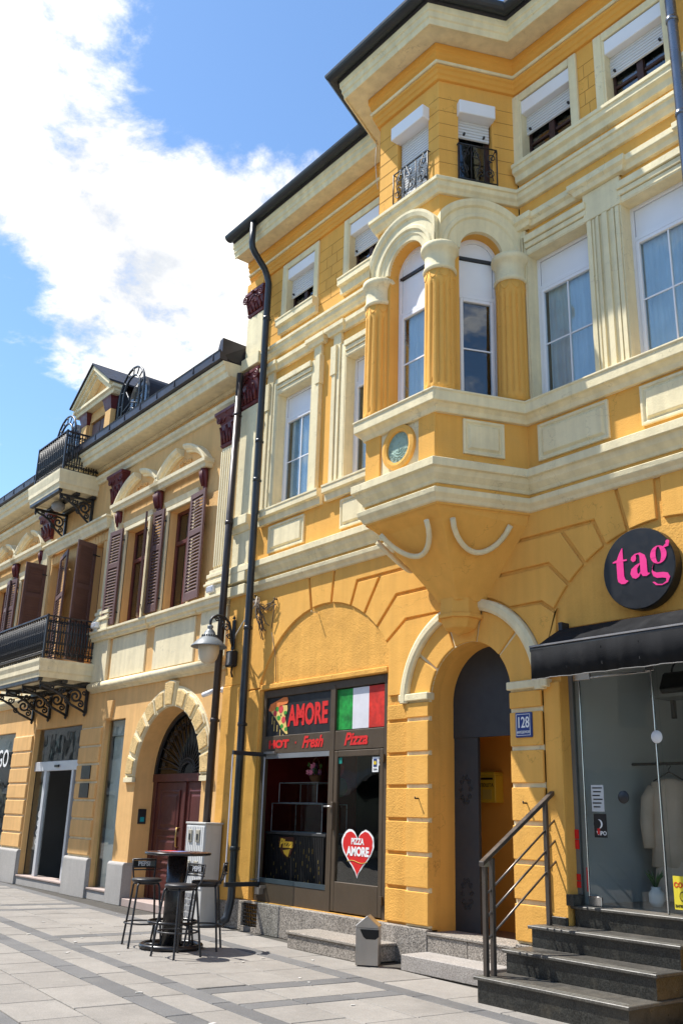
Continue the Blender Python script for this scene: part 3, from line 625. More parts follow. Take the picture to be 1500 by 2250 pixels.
wood_window(.27, .75, 9.45, 10.72, 10.22, FRR, .10, .10, cream=False, mull=False); wood_window(.27, .75, 9.45, 10.72, 10.22, FLL, .10, .12, cream=False, mull=False)
def guard(F_, x0, x1, z0, z1):
    q = MB(); y = -.045; wv = x1-x0; T = lambda pts: [F_(*p) for p in pts]
    for z in (z0, z1): q.tube(T([(x0, y, z), (x1, y, z)]), .010, 6)
    for x in (x0, x1): q.tube(T([(x, y, z0-.02), (x, y, z1)]), .010, 6); q.tube(T([(x, y, z1), (x, .02, z1)]), .008, 6)
    n = 3
    for i in range(n+1):
        x = x0+wv*i/n
        q.tube(T([(x, y, z0), (x, y, z1)]), .007, 6)
    for i in range(n):
        xc = x0+wv*(i+.5)/n; h = z1-z0; s = 1 if i % 2 else -1
        q.tube(T(scroll(xc-.02*s, z0+h*.74, wv*.13, .012, math.pi*.5*s, 1.4*s, 16, y)), .007, 6); q.tube(T(scroll(xc+.02*s, z0+h*.28, wv*.14, .012, -math.pi*.5*s, 1.4*s, 16, y)), .007, 6)
        q.tube(T([(xc-.06*s, y-.02, z0+h*.95), (xc+.03*s, y-.02, z0+h*.5), (xc-.03*s, y-.02, z0+.03)]), .007, 6)
    return add(q, 'window_guard', m_iron(), YB)
guard(FRT, .35, 1.02, 9.50, 9.98); guard(FRR, .25, .79, 9.50, 10.04); guard(FLL, .25, .79, 9.50, 10.04)
# --- left pilaster with painted capitals
pil = MB().box(BX0+.03, -12.70, -.10, .02, 5.53, 8.45).box(BX0+.03, -12.70, -.10, .02, 9.45, 10.3)
PL = add(pil, 'pilaster', crm, YB, bevel=.008)
def cap(x0, x1, z0, z1, y, par, m=None, big=.07):
    q = MB(); n = 7
    pr = [(0, z0), (.008, z0+.02), (.02, z0+.05), (0, z0+.07), (.005, z0+(z1-z0)*.4), (.03, z0+(z1-z0)*.65), (big, z1-.07), (big+.015, z1-.065), (big+.015, z1)]
    q.loft([[(x0-d, .02, z), (x0-d, y-d, z), (x1+d, y-d, z), (x1+d, .02, z)] for d, z in pr])
    h = z1-z0; wv = x1-x0; yy = y-.03
    c = add(q, 'capital', m or m_mar(), par, bevel=.006)
    q = MB()
    for sgn, xx in ((-1, x0), (1, x1)):
        q.tube(scroll(xx+sgn*.01, z1-.15, .085, .012, math.pi*(.5), sgn*-1.6, 20, y-.075), .017, 6)
    for k in range(5):
        xx = x0+wv*(k+.5)/5; hh = h*(.42 if k % 2 else .55)
        q.tube([(xx, y-.012, z0+.06), (xx, y-.035, z0+hh*.6), (xx, y-.075, z0+hh), (xx, y-.095, z0+hh-.035)], [.03, .03, .022, .01], 6)
    q.tube([(x0+wv*.2, y-.06, z1-.2), (x0+wv*.5, y-.07, z1-.12), (x0+wv*.8, y-.06, z1-.2)], .016, 6)
    q.lathe([(.001, z1-.11), (.035, z1-.08), (.035, z1-.05), (.001, z1-.03)], (x0+x1)/2, y-.09, 8)
    add(q, 'acanthus', m or m_mar(), c); return c
cap(BX0+.05, -12.72, 8.47, 9.14, -.10, YB, big=.05); cap(BX0+.05, -12.72, 10.32, 10.82, -.10, YB, big=.05)
q = MB()
for z0, z1, d in ((5.24, 5.53, .06), (5.02, 5.19, .05), (6.12, 6.39, .16), (9.22, 9.45, .06)):
    if d > .1: q.sweep([(BX0+.0, -.001), (-12.68, -.001)], [(-.0, z0), (.12, z0), (.16, z0+.09), (.20, z0+.1), (.20, z1), (0, z1)])
    else: q.box(BX0, -12.68, -.10-d, 0.01, z0, z1)
add(q, 'pilaster_block', crm, YB, bevel=.01)
add(MB().box(BX0, -12.68, -.14, .01, 10.84, 11.03), 'pilaster_block', yel, YB, bevel=.02)
# --- downpipes
def pipe(path, r, name, par, m, zc=()):
    o = add(MB().tube(path, r, 14), name, m, par); q = MB()
    for x, y, z in zc: q.lathe([(r+.002, z-.03), (r+.010, z-.028), (r+.010, z+.028), (r+.002, z+.03)], x, y, 14); q.box(x-.012, x+.012, y, y+r+.03, z-.02, z+.02)
    if zc: add(q, 'pipe_bracket', m, o)
    return o
PX = -12.41
pipe([(PX, -.605, 11.80), (PX, -.61, 11.34), (PX, -.59, 11.24), (PX, -.53, 11.15), (PX, -.31, 10.92), (PX, -.25, 10.80), (PX, -.205, 10.66), (PX, -.205, .42), (PX, -.24, .26), (PX, -.27, .15), (PX-.03, -.36, .07)],
     .058, 'downpipe', YB, m_gut(), [(PX, -.205, z) for z in (9.95, 7.6, 6.9, 4.4, 2.9, 1.1)])
pipe([(-4.32, -.60, 11.74), (-4.32, -.60, 11.50), (-4.32, -.26, 11.05), (-4.32, -.17, 10.85), (-4.32, -.17, 4.0), (-4.32, -.14, 3.9), (-4.32, -.05, 3.84), (-4.32, .06, 3.82)], .06, 'downpipe', YB, mat('steel_pipe', (.16, .17, .2), .28, .1, 3, metal=.8), [(-4.32, -.17, 10.3), (-4.32, -.17, 9.0), (-4.32, -.17, 6.6)])
add(MB().tube([(-9.02, -.58, 11.42), (-9.03, -.585, 11.0), (-9.0, -.58, 10.7), (-8.985, -.565, 10.52)], .006, 5), 'loose_wire', mat('grey_cable', (.35, .33, .3), .6), YB)
for x, z in ((-8.62, 1.83), (-6.93, 1.79), (-10.87, 4.45)):
    add(MB().tube([(x, .02, z), (x, -.10, z), (x, -.10, z+.02)], .009, 6), 'wall_hook', m_iron() if z < 3 else crm, YB)
# ---------------------------------------------------------------- pizza shop front
brn = m_brn(); FY = .05
SX0, SX1, SM = -12.22, -9.31, -10.47
q = MB()
q.box(SX0, SX0+.07, FY, FY+.09, .40, 3.41).box(SX1-.07, SX1, FY, FY+.09, .40, 3.41).box(SM-.055, SM+.055, FY-.006, FY+.09, .40, 3.35)
q.box(SX0+.07, SX1-.07, FY+.002, FY+.09, 3.30, 3.41).box(SX0+.07, SX1-.07, FY+.003, FY+.085, 2.46, 2.72)
q.box(SX0+.07, SM-.055, FY+.003, FY+.085, .40, .66)
SF = add(q, 'shop_front', brn, YB, bevel=.005, label='brown aluminium pizza shop front with red lettering and an open window')
blk = mat('black_board', (.016, .015, .015), .45, .2, 6, spec=.4)
add(MB().box(SX0+.07, SM-.055, FY+.03, FY+.04, 2.72, 3.30), 'sign_board', blk, SF)
red = mat('red_print', (.62, .02, .018), .6, .06, 10); redd = mat('dark_red_print', (.40, .012, .012), .6)
text('AMORE', 'lettering', red, SF, face_mat(-11.11, FY+.026, 3.0), .36, .014, .001, label='red AMORE lettering', fit=(.98, .32))
text('HOT', 'lettering', red, SF, face_mat(-11.76, FY-.001, 2.595), .155, .010, .001, fit=(.52, .125))
text('.', 'lettering', red, SF, face_mat(-11.33, FY-.001, 2.60), .155, .004, .001, fit=(.03, .03))
text('Fresh', 'lettering', red, SF, face_mat(-10.92, FY-.001, 2.60), .2, .007, .001, 1, .35, fit=(.50, .17))
text('Pizza', 'lettering', red, SF, face_mat(-9.95, FY-.001, 2.60), .2, .006, .001, 1, .3, fit=(.50, .17))
# painted pizza slice on the board
def flat(pts, name, m, par, y, fr=None): return add(MB().prism(pts, y-.002, y), name, m, par)
ps = flat([(-12.05, 3.18), (-11.62, 3.16), (-11.61, 3.10), (-11.66, 2.98), (-11.58, 2.74), (-11.62, 2.735), (-11.72, 2.80), (-11.84, 2.92), (-12.08, 3.12)], 'pizza_slice_print', mat('cheese_print', (.72, .52, .16), .6, .15, 14), SF, FY+.026)
flat([(-12.10, 3.13), (-12.06, 3.20), (-11.72, 3.285), (-11.62, 3.28), (-11.595, 3.22), (-11.62, 3.185), (-11.74, 3.17), (-12.02, 3.09), (-12.09, 3.10)], 'pizza_crust_print', mat('crust_print', (.72, .20, .05), .6, .12, 12), SF, FY+.0235)
def disc2(x, z, r, nm, m, y, par=SF, sx=1.): flat([(x+r*sx*math.cos(2*math.pi*i/14), z+r*math.sin(2*math.pi*i/14)) for i in range(14)], nm, m, par, y)
pep = mat('salami_print', (.62, .06, .07), .6, .1, 20); grn = mat('basil_print', (.05, .28, .04), .6, .1, 20)
for x, z, r in ((-11.78, 3.11, .06), (-11.70, 2.95, .05), (-11.93, 3.06, .045)): disc2(x, z, r, 'salami_print', pep, FY+.0235)
for x, z, r in ((-11.88, 3.12, .035), (-11.83, 2.985, .035), (-11.66, 3.05, .03), (-11.63, 2.81, .028), (-11.74, 2.86, .03)): disc2(x, z, r, 'basil_print', grn, FY+.0232, sx=1.35)
for x in (-11.77, -11.66): disc2(x, 3.02, .015, 'olive_print', blk, FY+.0228)
q = MB()
for i, (x, h) in enumerate(((-12.0, .2), (-11.94, .26), (-11.86, .16), (-11.78, .2), (-11.70, .1))): q.box(x-.006, x+.006, FY+.024, FY+.026, 3.02-i*.07-h*.6, 3.02-i*.07)
add(q, 'cheese_drip_print', MATS['cheese_print'], SF)
# flag
FL0, FL1, fz0, fz1 = SM+.055, SX1-.07, 2.735, 3.285; t3 = (FL1-FL0)/3
for i, (nm, m) in enumerate((('flag_stripe', mat('flag_green', (.012, .22, .035), .55, .45, 5, grain=.3)), ('flag_stripe', mat('flag_white', (.66, .65, .68), .55, .08, 5)), ('flag_stripe', mat('flag_red', (.55, .03, .018), .55, .3, 5, grain=.2)))):
    add(MB().box(FL0+i*t3+.0005, FL0+(i+1)*t3-.0005, FY+.03, FY+.04, fz0, fz1), nm, m, SF)
# door leaf
DX0, DX1 = SM+.055, SX1-.07
q = MB(); q.box(DX0+.005, DX0+.08, FY+.0, FY+.06, .42, 2.45).box(DX1-.08, DX1-.005, FY, FY+.06, .42, 2.45).box(DX0+.08, DX1-.08, FY, FY+.06, .42, .78).box(DX0+.08, DX1-.08, FY, FY+.06, 2.37, 2.45)
add(q, 'door', brn, SF, bevel=.005, label='brown glazed shop door with a red heart sticker')
gsh = glass('shop_glass', (.93, .95, .94), 1.5)
add(MB().box(DX0+.08, DX1-.08, FY+.025, FY+.031, .78, 2.37), 'pane', gsh, SF)
add(MB().box(DX0+.015, DX0+.06, FY-.05, FY+.005, 1.42, 1.78), 'door_plate', brn, SF, bevel=.006)
add(MB().tube([(DX0+.04, FY-.02, 1.72), (DX0+.04, FY-.07, 1.72), (DX0-.10, FY-.07, 1.72)], .011, 8), 'door_handle', m_steel(), SF)
q = MB()
for z in (.62, 2.33): q.box(DX1-.02, DX1+.03, FY-.03, FY+.005, z-.05, z+.05)
add(q, 'hinge', brn, SF)
# heart sticker
def heart(cx, cz, sx, sz, rag=0.):
    P = []
    for i in range(64):
        t = 2*math.pi*i/64; x = 16*math.sin(t)**3; z = 13*math.cos(t)-5*math.cos(2*t)-2*math.cos(3*t)-math.cos(4*t); k = 1+rag*random.uniform(-1, 1)
        P.append((cx+sx*x/32*k, cz+sz*(z+2.5)/29*k))
    return P
wht = mat('white_print', (.8, .8, .78), .6, .03, 6)
HX, HZ = -9.89, 1.14
flat(heart(HX, HZ, .66, .60, .02), 'heart_sticker', wht, SF, FY+.0235); flat(heart(HX, HZ, .60, .545, .025), 'heart_sticker', red, SF, FY+.0205)
text('PIZZA', 'lettering', wht, SF, face_mat(HX, FY+.0165, 1.29), .105, .004, .0008, .9); text('AMORE', 'lettering', wht, SF, face_mat(HX+.01, FY+.0165, 1.165), .15, .007, .0008, .88)
add(MB().tube([(HX-.2+.4*i/12, FY+.0165, 1.045+.014*math.sin(i*.55)) for i in range(13)], .004, 5), 'heart_line', mat('gold_print', (.5, .36, .06), .5), SF)
# small stickers on the door
for x0, x1, z0, z1, m in ((-9.62, -9.50, 2.16, 2.35, wht), (-9.49, -9.41, 2.24, 2.35, wht), (-10.34, -10.26, 2.28, 2.36, mat('teal_print', (.02, .22, .17), .5)), (-10.39, -10.36, 1.70, 1.80, wht)):
    add(MB().box(x0, x1, FY+.018, FY+.0235, z0, z1), 'sticker', m, SF)
bl = mat('navy_print', (.03, .05, .16), .5)
add(MB().box(-9.597, -9.527, FY+.015, FY+.0175, 2.225, 2.325).box(-9.482, -9.452, FY+.015, FY+.0175, 2.265, 2.335).box(-9.445, -9.42, FY+.015, FY+.0175, 2.29, 2.33), 'sticker_print', bl, SF)
disc2(-9.562, 2.275, .026, 'sticker_print', mat('yellow_print', (.7, .5, .03), .5), FY+.0145); disc2(-9.467, 2.30, .012, 'sticker_print', MATS['yellow_print'], FY+.0145)
text('TAPA', 'lettering', blk, SF, face_mat(-9.562, FY+.0165, 2.19), .035, .001, .0005)
# lower rail of the window and the open sash swung out at a right angle
add(MB().box(SX0+.07, SM-.055, FY-.002, FY+.04, .66, .72), 'window_rail', mat('blue_grey_metal', (.06, .085, .1), .4, .1, 4, metal=.4), SF)
add(MB().box(SX0+.07, SM-.055, FY+.0, FY+.04, 2.39, 2.458), 'window_rail', mat('pale_rail', (.25, .26, .27), .4, .1, 4, metal=.4), SF)
hx = -12.10; q = MB().box(hx-.025, hx+.025, -.53, .05, .60, .66).box(hx-.025, hx+.025, -.53, .05, 2.42, 2.48)
add(q, 'sash_frame', m_gut(), SF, bevel=.004)
add(MB().box(hx-.004, hx+.004, -.525, .03, .66, 2.42), 'sash_pane', glass('clear_glass', (.88, .91, .90), 1.35), SF)
add(MB().box(hx-.008, hx+.008, -.533, -.522, .66, 2.42).box(hx-.008, hx+.008, .03, .045, .66, 2.42), 'sash_edge', mat('milky_edge', (.55, .55, .6), .4), SF)
add(MB().box(hx-.06, hx+.0, -.06, .05, .68, .70).box(hx+.02, hx+.3, .0, .045, 2.455, 2.49), 'sash_hinge', m_steel(), SF)
add(MB().box(hx+.02, hx+.13, -.03, .05, .50, .59).box(hx+.16, hx+.19, -.045, .05, .585, .62), 'sash_latch', m_steel(), SF)
# room behind
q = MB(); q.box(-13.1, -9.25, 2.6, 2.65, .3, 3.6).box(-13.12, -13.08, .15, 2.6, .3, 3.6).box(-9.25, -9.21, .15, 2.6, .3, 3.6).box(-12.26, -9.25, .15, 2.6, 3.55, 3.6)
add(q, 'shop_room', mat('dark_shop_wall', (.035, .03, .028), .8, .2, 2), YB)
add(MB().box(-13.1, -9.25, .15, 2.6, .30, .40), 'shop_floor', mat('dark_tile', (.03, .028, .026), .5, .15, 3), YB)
add(MB().box(-13.07, -13.04, .2, 2.5, .42, 3.5).box(-13.0, -12.2, 1.9, 1.93, .42, 3.5), 'red_wall', mat('red_wall', (.16, .012, .01), .7, .2, 2), YB)
# shop counter with glass cases, flowers, wall roundels
FBX = -11.62
ct = thing('shop_counter', 'black slatted pizza counter with a small pizza sign seen through the shop window', 'counter', (-11.6, .36, .40))
q = MB(); q.box(-12.4, -10.95, .36, .9, .40, 1.32); add(q, 'counter_body', blk, ct)
slm = None
for i in range(35):
    s_ = MB().box(-.013, .013, -.012, .01, 0, .88)
    if slm is None: slm = mesh(s_, 'counter_slat')
    link(slm, 'counter_slat', blk, ct, (-12.385+i*.0415+11.6, .35-.36, .42-.40))
gold = mat('gold_fleck', (.42, .30, .09), .4, .1, 5, metal=.6); q = MB()
for i in range(46):
    x, z = random.uniform(-12.35, -11.0), random.uniform(.45, 1.2); q.box(x-.004, x+.004, .334, .337, z, z+random.uniform(.02, .07))
add(q, 'gold_fleck', gold, ct, kind='stuff')
add(MB().prism([(-12.02, 1.28), (-11.66, 1.29), (-11.64, 1.18), (-11.74, 1.04), (-11.80, .98), (-11.96, 1.06), (-12.04, 1.18)], .326, .334), 'counter_sign', mat('sign_brown', (.06, .02, .012), .5), ct)
text('Pizza', 'lettering', mat('yellow_letter', (.8, .48, .05), .5), ct, face_mat(-11.84, .323, 1.20), .16, .006, .001, .9, .25, fit=(.34, .13))
add(MB().prism([(-11.92, 1.10), (-11.74, 1.12), (-11.79, 1.01), (-11.88, 1.05)], .3235, .3255), 'counter_sign_print', MATS['yellow_letter'], ct)
add(MB().box(-12.42, -10.93, .34, .92, 1.32, 1.35), 'counter_top', mat('counter_grey', (.06, .06, .06), .3, .1, 3), ct)
cs = thing('glass_display_case', 'stacked glass display cases standing on the black pizza counter', 'display case', (-11.6, .5, 1.35))
wh = mat('chrome_edge', (.26, .27, .28), .3, .05, 3, metal=.4)
def case(x0, x1, y0, y1, z0, z1):
    q = MB()
    for x in (x0, x1):
        for y in (y0, y1): q.tube([(x, y, z0), (x, y, z1)], .006, 4)
    for z in (z0, z1): q.tube([(x0, y0, z), (x1, y0, z), (x1, y1, z), (x0, y1, z)], .007, 4, closed=True)
    add(q, 'case_edge', wh, cs); add(MB().box(x0+.004, x1-.004, y0, y0+.004, z0, z1).box(x1-.004, x1, y0, y1, z0, z1), 'case_glass', glass('case_glass', (.9, .94, .93), 1.3), cs)
case(-12.36, -11.1, .40, .85, 1.355, 1.76); case(-12.26, -11.3, .45, .85, 1.77, 2.06)
add(MB().box(-12.34, -11.12, .42, .83, 1.55, 1.557), 'case_shelf', glass('case_glass'), cs)
fb = thing('flower_basket', 'basket of pink and violet flowers on top of the glass case', 'flowers', (FBX, .65, 2.065))
add(MB().lathe([(.05, 2.065), (.09, 2.13), (.10, 2.17), (.085, 2.175), (.04, 2.08)], FBX, .65, 14), 'basket', mat('wicker', (.12, .06, .03), .8, .2, 20), fb)
add(MB().tube([(FBX+.11*math.cos(R_(a)), .65, 2.17+.26*math.sin(R_(a))) for a in range(0, 181, 15)], .008, 6), 'basket_handle', mat('wicker', (.12, .06, .03)), fb)
pk = mat('pink_petal', (.75, .25, .45), .6, .15, 20); vi = mat('violet_petal', (.35, .2, .6), .6, .15, 20); lf = mat('leaf_green', (.05, .13, .03), .6, .2, 20)
q, q2, q3 = MB(), MB(), MB()
for i in range(46):
    a, r = random.uniform(0, 6.28), random.uniform(0, .12); x, y, z = FBX+r*1.3*math.cos(a), .62+r*math.sin(a), 2.19+random.uniform(0, .13)
    t = (q, q2, q3)[i % 3]
    for k in range(5):
        b = 2*math.pi*k/5+i; s = .03
        t.add([(x, y, z), (x+s*math.cos(b-.5), y-.01, z+s*math.sin(b-.5)), (x+s*1.5*math.cos(b), y-.018, z+s*1.5*math.sin(b)), (x+s*math.cos(b+.5), y-.01, z+s*math.sin(b+.5))], [(0, 1, 2, 3)])
add(q, 'pink_blossom', pk, fb, norm=False, kind='stuff'); add(q2, 'violet_blossom', vi, fb, norm=False, kind='stuff'); add(q3, 'leaf', lf, fb, norm=False, kind='stuff')
for x, z, r, m in ((-12.62, 2.35, .13, red), (-12.55, 2.05, .15, mat('green_roundel', (.10, .16, .06), .6))): add(MB().prism([(x+r*math.cos(2*math.pi*i/20), z+r*math.sin(2*math.pi*i/20)) for i in range(20)], 1.87, 1.895), 'wall_roundel', m, YB)
# ---------------------------------------------------------------- entrance 128
q = MB(); ex0, ex1 = -8.46, -7.14
q.box(ex0-.25, ex0-.0, .17, .46, .30, 2.98); q.box(ex1, ex1+.25, .17, .46, .30, 2.98)
A = [(-7.8+.66*math.sin(R_(a)), 2.98+.66*math.cos(R_(a))) for a in range(-90, 91, 6)]
q.add([(x, y, z) for y in (.17, .47) for x, z in A], [(i, i+1, len(A)+i+1, len(A)+i) for i in range(len(A)-1)], True)
add(q, 'entrance_reveal', yel, YB, norm=False)
nav = mat('slate_blue_paint', (.032, .036, .042), .55, .1, 3, spec=.4)
add(MB().prism(A+[(ex1, 2.56), (ex0, 2.56)], .40, .44), 'entrance_tympanum', nav, YB, label='dark slate-blue arched panel above the entrance')
dl = add(MB().box(ex0-.02, -8.06, .41, .45, .31, 2.56), 'entrance_door_leaf', nav, YB)
q = MB()
for zc in (.78, 1.95):
    for k in range(10):
        a = 2*math.pi*k/10; q.tube(scroll(-8.27+.075*math.cos(a), zc+.14*math.sin(a), .035, .01, a, 1.1, 8, .407), .007, 5)
add(q, 'door_ornament', m_iron(), dl)
oy = mat('orange_passage_paint', (.70, .34, .06), .85, .08, 1.5, wave=.4)
q = MB().box(-9.6, -6.9, 3.0, 3.05, .3, 2.75).box(-9.5, -9.46, .47, 3.0, .3, 2.75).box(-6.98, -6.94, .46, 3.0, .3, 2.75).box(-9.5, -6.9, .46, 3.0, 2.70, 2.75)
add(q, 'passage_wall', oy, YB)
pbx = MB().box(-9.45, -8.2, 1.30, 1.34, .31, 2.70); add(pbx, 'passage_wall', oy, YB)
add(MB().box(-9.45, -6.9, .10, 3.0, .2, .312), 'passage_floor', mat('beige_tile', (.32, .22, .14), .6, .15, 3), YB)
mbx = thing('mailbox', 'yellow letter box on the wall inside the arched entrance', 'mailbox', (-8.580, 1.22, 1.8))
ye = mat('yellow_enamel', (.62, .44, .04), .45, .06, 4)
add(MB().box(-8.740, -8.460, 1.14, 1.30, 1.82, 2.16).prism([(-8.750, 2.16), (-8.450, 2.16), (-8.470, 2.2), (-8.730, 2.2)], 1.13, 1.30), 'box_body', ye, mbx, bevel=.01)
add(MB().box(-8.700, -8.500, 1.132, 1.14, 2.10, 2.125), 'slot', blk, mbx); text('ПОШТА', 'lettering', blk, mbx, face_mat(-8.600, 1.136, 2.03), .06, .001, .0008)
add(MB().box(-8.680, -8.520, 1.135, 1.141, 1.86, 1.98), 'notice', mat('faded_paper', (.5, .38, .08), .7), mbx)
# ---------------------------------------------------------------- boutique with glass doors
tx0, tx1, tz = -6.46, -3.7, .82
q = MB().box(tx0-.0, tx1, .165, 3.0, tz-.2, tz-.002); add(q, 'boutique_floor', mat('brown_tile_floor', (.30, .25, .2), .4, .12, 3), YB)
q = MB().box(tx0-.06, tx0-.02, .17, 3.1, tz-.1, 3.62).box(tx0, tx1, 3.05, 3.1, tz-.1, 3.62).box(tx1, tx1+.05, .17, 3.1, tz-.1, 3.62).box(tx0, tx1, .17, 3.1, 3.60, 3.64)
add(q, 'boutique_wall', mat('pale_grey_wall', (.55, .56, .55), .9, .06, 1), YB)
add(MB().box(tx0+.001, tx0+.05, .15, .20, tz, 3.6).box(tx0+.05, tx1, .15, .2, 3.40, 3.6), 'boutique_frame', mat('grey_frame', (.2, .21, .21), .4, .05, 3, metal=.4), YB)
fg = add(MB().box(tx0+.05, -6.33, .165, .177, tz, 3.4), 'glass_panel', glass('door_glass', (.93, .955, .95), 1.45), YB)
gd = add(MB().box(-6.32, -5.44, .165, .177, tz+.02, 3.06), 'glass_door', glass('door_glass'), YB, label='frameless glass door with round handle and opening-hours sticker')
stl = mat('bright_steel', (.66, .65, .64), .22, .05, 4, metal=.95)
q = MB().box(-6.335, -6.325, .16, .182, tz+.02, 3.06).box(-5.445, -5.432, .155, .187, tz, 3.10).box(-6.40, -6.18, .155, .187, 3.06, 3.16).box(-6.18, -5.44, .16, .182, 3.07, 3.09).box(-5.5, -5.40, .155, .187, 3.08, 3.17).box(-6.33, -6.18, .155, .187, tz, tz+.09)
add(q, 'door_fitting', stl, gd, bevel=.003)
q = MB().lathe([(.0, .0), (.072, .001), (.072, .012), (.0, .013)], 0, 0, 24)
for (x, z, y, m, nm) in ((-5.80, 1.86, .09, m_iron(), 'door_handle'), (-5.415, 2.43, .15, pvc, 'door_handle')):
    d = MB().lathe([(.001, -.008), (.060, -.008), (.063, 0), (.060, .008), (.001, .008)], 0, 0, 28, fr=lambda a, b, c: (x+a, y+c, z+b)); add(d, nm, m, gd)
add(MB().tube([(-5.80, .09, 1.86), (-5.80, .17, 1.86)], .012, 8), 'handle_stem', stl, gd)
add(MB().box(-5.43, -5.38, .165, .177, tz, 3.4).box(-5.38, -4.4, .165, .177, tz+.02, 3.4), 'glass_panel', glass('door_glass'), YB)
add(MB().box(-6.235, -6.085, .155, .163, 1.72, 1.98), 'hours_sticker', mat('grey_paper', (.52, .53, .53), .7), gd)
add(MB().box(-6.22, -6.07, .155, .163, 1.47, 1.70), 'hours_sticker', blk, gd)
q = MB()
for i in range(6): q.box(-6.22+.01*(i % 2), -6.10-.015*(i % 3), .152, .155, 1.945-i*.037, 1.957-i*.037)
add(q, 'sticker_print', blk, gd)
disc2(-6.16, 1.60, .045, 'sticker_print', wht, .1545, gd); disc2(-6.178, 1.60, .045, 'sticker_print', blk, .1535, gd); text('VIPO', 'lettering', wht, gd, face_mat(-6.13, .153, 1.51), .055, .001, .0006)
add(MB().box(-6.18, -6.15, .152, .156, 1.50, 1.58), 'sticker_print', red, gd)
ys = mat('yellow_notice', (.72, .58, .04), .6, .05, 6); add(MB().box(-5.36, -5.17, .153, .163, .87, 1.16).box(-5.155, -5.0, .153, .163, .87, 1.14), 'security_sticker', ys, YB, label='yellow security notice stuck low on the shop glass')
text('СОСА', 'lettering', red, gd, face_mat(-5.265, .151, 1.08), .06, .002, .0006); disc2(-5.265, .985, .045, 'sticker_print', blk, .1525, gd, .8); disc2(-5.265, .985, .035, 'sticker_print', ys, .1515, gd, .8); text('ЗАПЕРТИЈА', 'lettering', blk, gd, face_mat(-5.265, .151, .90), .03, .001, .0006)
q = MB()
for z in (.98, 1.05, 1.35, 1.45): q.box(tx0+.004, tx0+.05, .138, .148, z, z+.06 if z < 1.2 else z+.09)
add(q, 'red_tape', red, YB); add(MB().box(-6.345, -6.335, .155, .16, .95, 1.18), 'red_tape', red, gd)
# clothes rail and garments inside
rk = thing('clothes_rail', 'black clothes rail inside the boutique behind the glass', 'clothes rail', (-6.0, 1.15, tz))
add(MB().tube([(-6.52, 1.25, 2.25), (-4.6, 1.25, 2.25)], .016, 8).tube([(-6.5, 1.25, 2.25), (-6.5, 1.4, 2.25)], .013, 6), 'rail', m_iron(), rk); add(MB().tube([(-4.6, 1.25, 2.25), (-4.6, 1.25, tz)], .016, 8), 'post', m_iron(), rk)
def garment(nm, lab, cat, cx, cy, ztop, secs, m, sleeves=None, rz=0., lapel=True):
    t = thing(nm, lab, cat, (cx, cy, ztop), rz); n = 28; q = MB(); rings = []
    for z, wx, wy in secs:
        rings.append([(wx*math.cos(2*math.pi*j/n), wy*math.sin(2*math.pi*j/n)*(1+.12*math.sin(5*j+z*4)), z) for j in range(n)])
    q.loft(rings, True); add(q, 'body', m, t, local=True)
    if sleeves:
        for sgn in (-1, 1): add(MB().tube([(sgn*.17, 0, -.10), (sgn*.235, -.01, -.22), (sgn*.265, -.03, -.48), (sgn*.25, -.06, -.72)], [.065, .08, .072, .062], 12), 'sleeve', m, t, local=True)
    if lapel:
        add(MB().add([(-.05, -.085, -.02), (.0, -.135, -.42), (.012, -.14, -.42), (-.10, -.10, -.20)], [(0, 1, 2, 3)]).add([(.05, -.085, -.02), (.012, -.14, -.42), (.0, -.135, -.42), (.10, -.10, -.20)], [(0, 1, 2, 3)]), 'lapel', m, t, local=True, norm=False)
    add(MB().tube([(0, 0, .10), (.02, 0, .13), (0, 0, .16), (-.02, 0, .13)], .005, 6).tube([(-.17, 0, -.03), (0, 0, .07), (.17, 0, -.03)], .008, 6).tube([(0, 0, .07), (0, 0, .11)], .005, 6), 'hanger', m_iron(), t, local=True)
    return t
bei = mat('beige_cloth', (.62, .48, .37), .9, .07, 6, bump=.25, bscale=120)
JS = [(0, .06, .05), (-.04, .19, .075), (-.16, .21, .11), (-.40, .20, .13), (-.55, .21, .13), (-.90, .245, .14), (-.91, .23, .12)]
garment('jacket', 'beige tailored jacket hanging on the rail behind the glass door', 'jacket', -6.02, 1.25, 2.09, JS, bei, True, R_(30))
garment('skirt', 'long beige skirt hanging below the tailored jacket', 'skirt', -5.98, 1.24, 1.26, [(0, .17, .10), (-.10, .235, .13), (-.30, .25, .14), (-.40, .255, .145), (-.405, .22, .11)], bei, None, R_(30), False)
garment('coat', 'dark green long coat hanging behind the beige jacket', 'coat', -5.52, 1.35, 2.08, [(0, .06, .05), (-.04, .18, .07), (-.2, .2, .1), (-.6, .2, .12), (-1.1, .24, .13)], mat('dark_green_cloth', (.03, .045, .035), .9, .1, 6), True, R_(35))
garment('blouse', 'pale blouse on the rail further right behind the glass', 'blouse', -5.1, 1.3, 2.08, [(0, .06, .05), (-.04, .18, .07), (-.2, .2, .1), (-.55, .2, .12)], mat('blush_cloth', (.5, .36, .32), .9, .1, 6), True, R_(35))
bg_ = thing('handbag', 'black handbag displayed on the high shelf in the boutique', 'handbag', (-5.75, 1.2, 2.98))
add(MB().loft([[(-5.75+sx*w_, 1.2+sy*d_, z) for sx, sy in ((-1, -1), (1, -1), (1, 1), (-1, 1))] for w_, d_, z in ((.22, .07, 2.98), (.24, .08, 3.05), (.20, .05, 3.22))]), 'bag_body', blk, bg_, bevel=.02); add(MB().tube([(-5.75+.11*math.cos(R_(a)), 1.2, 3.21+.13*math.sin(R_(a))) for a in range(0, 181, 15)], .011, 8), 'bag_handle', blk, bg_)
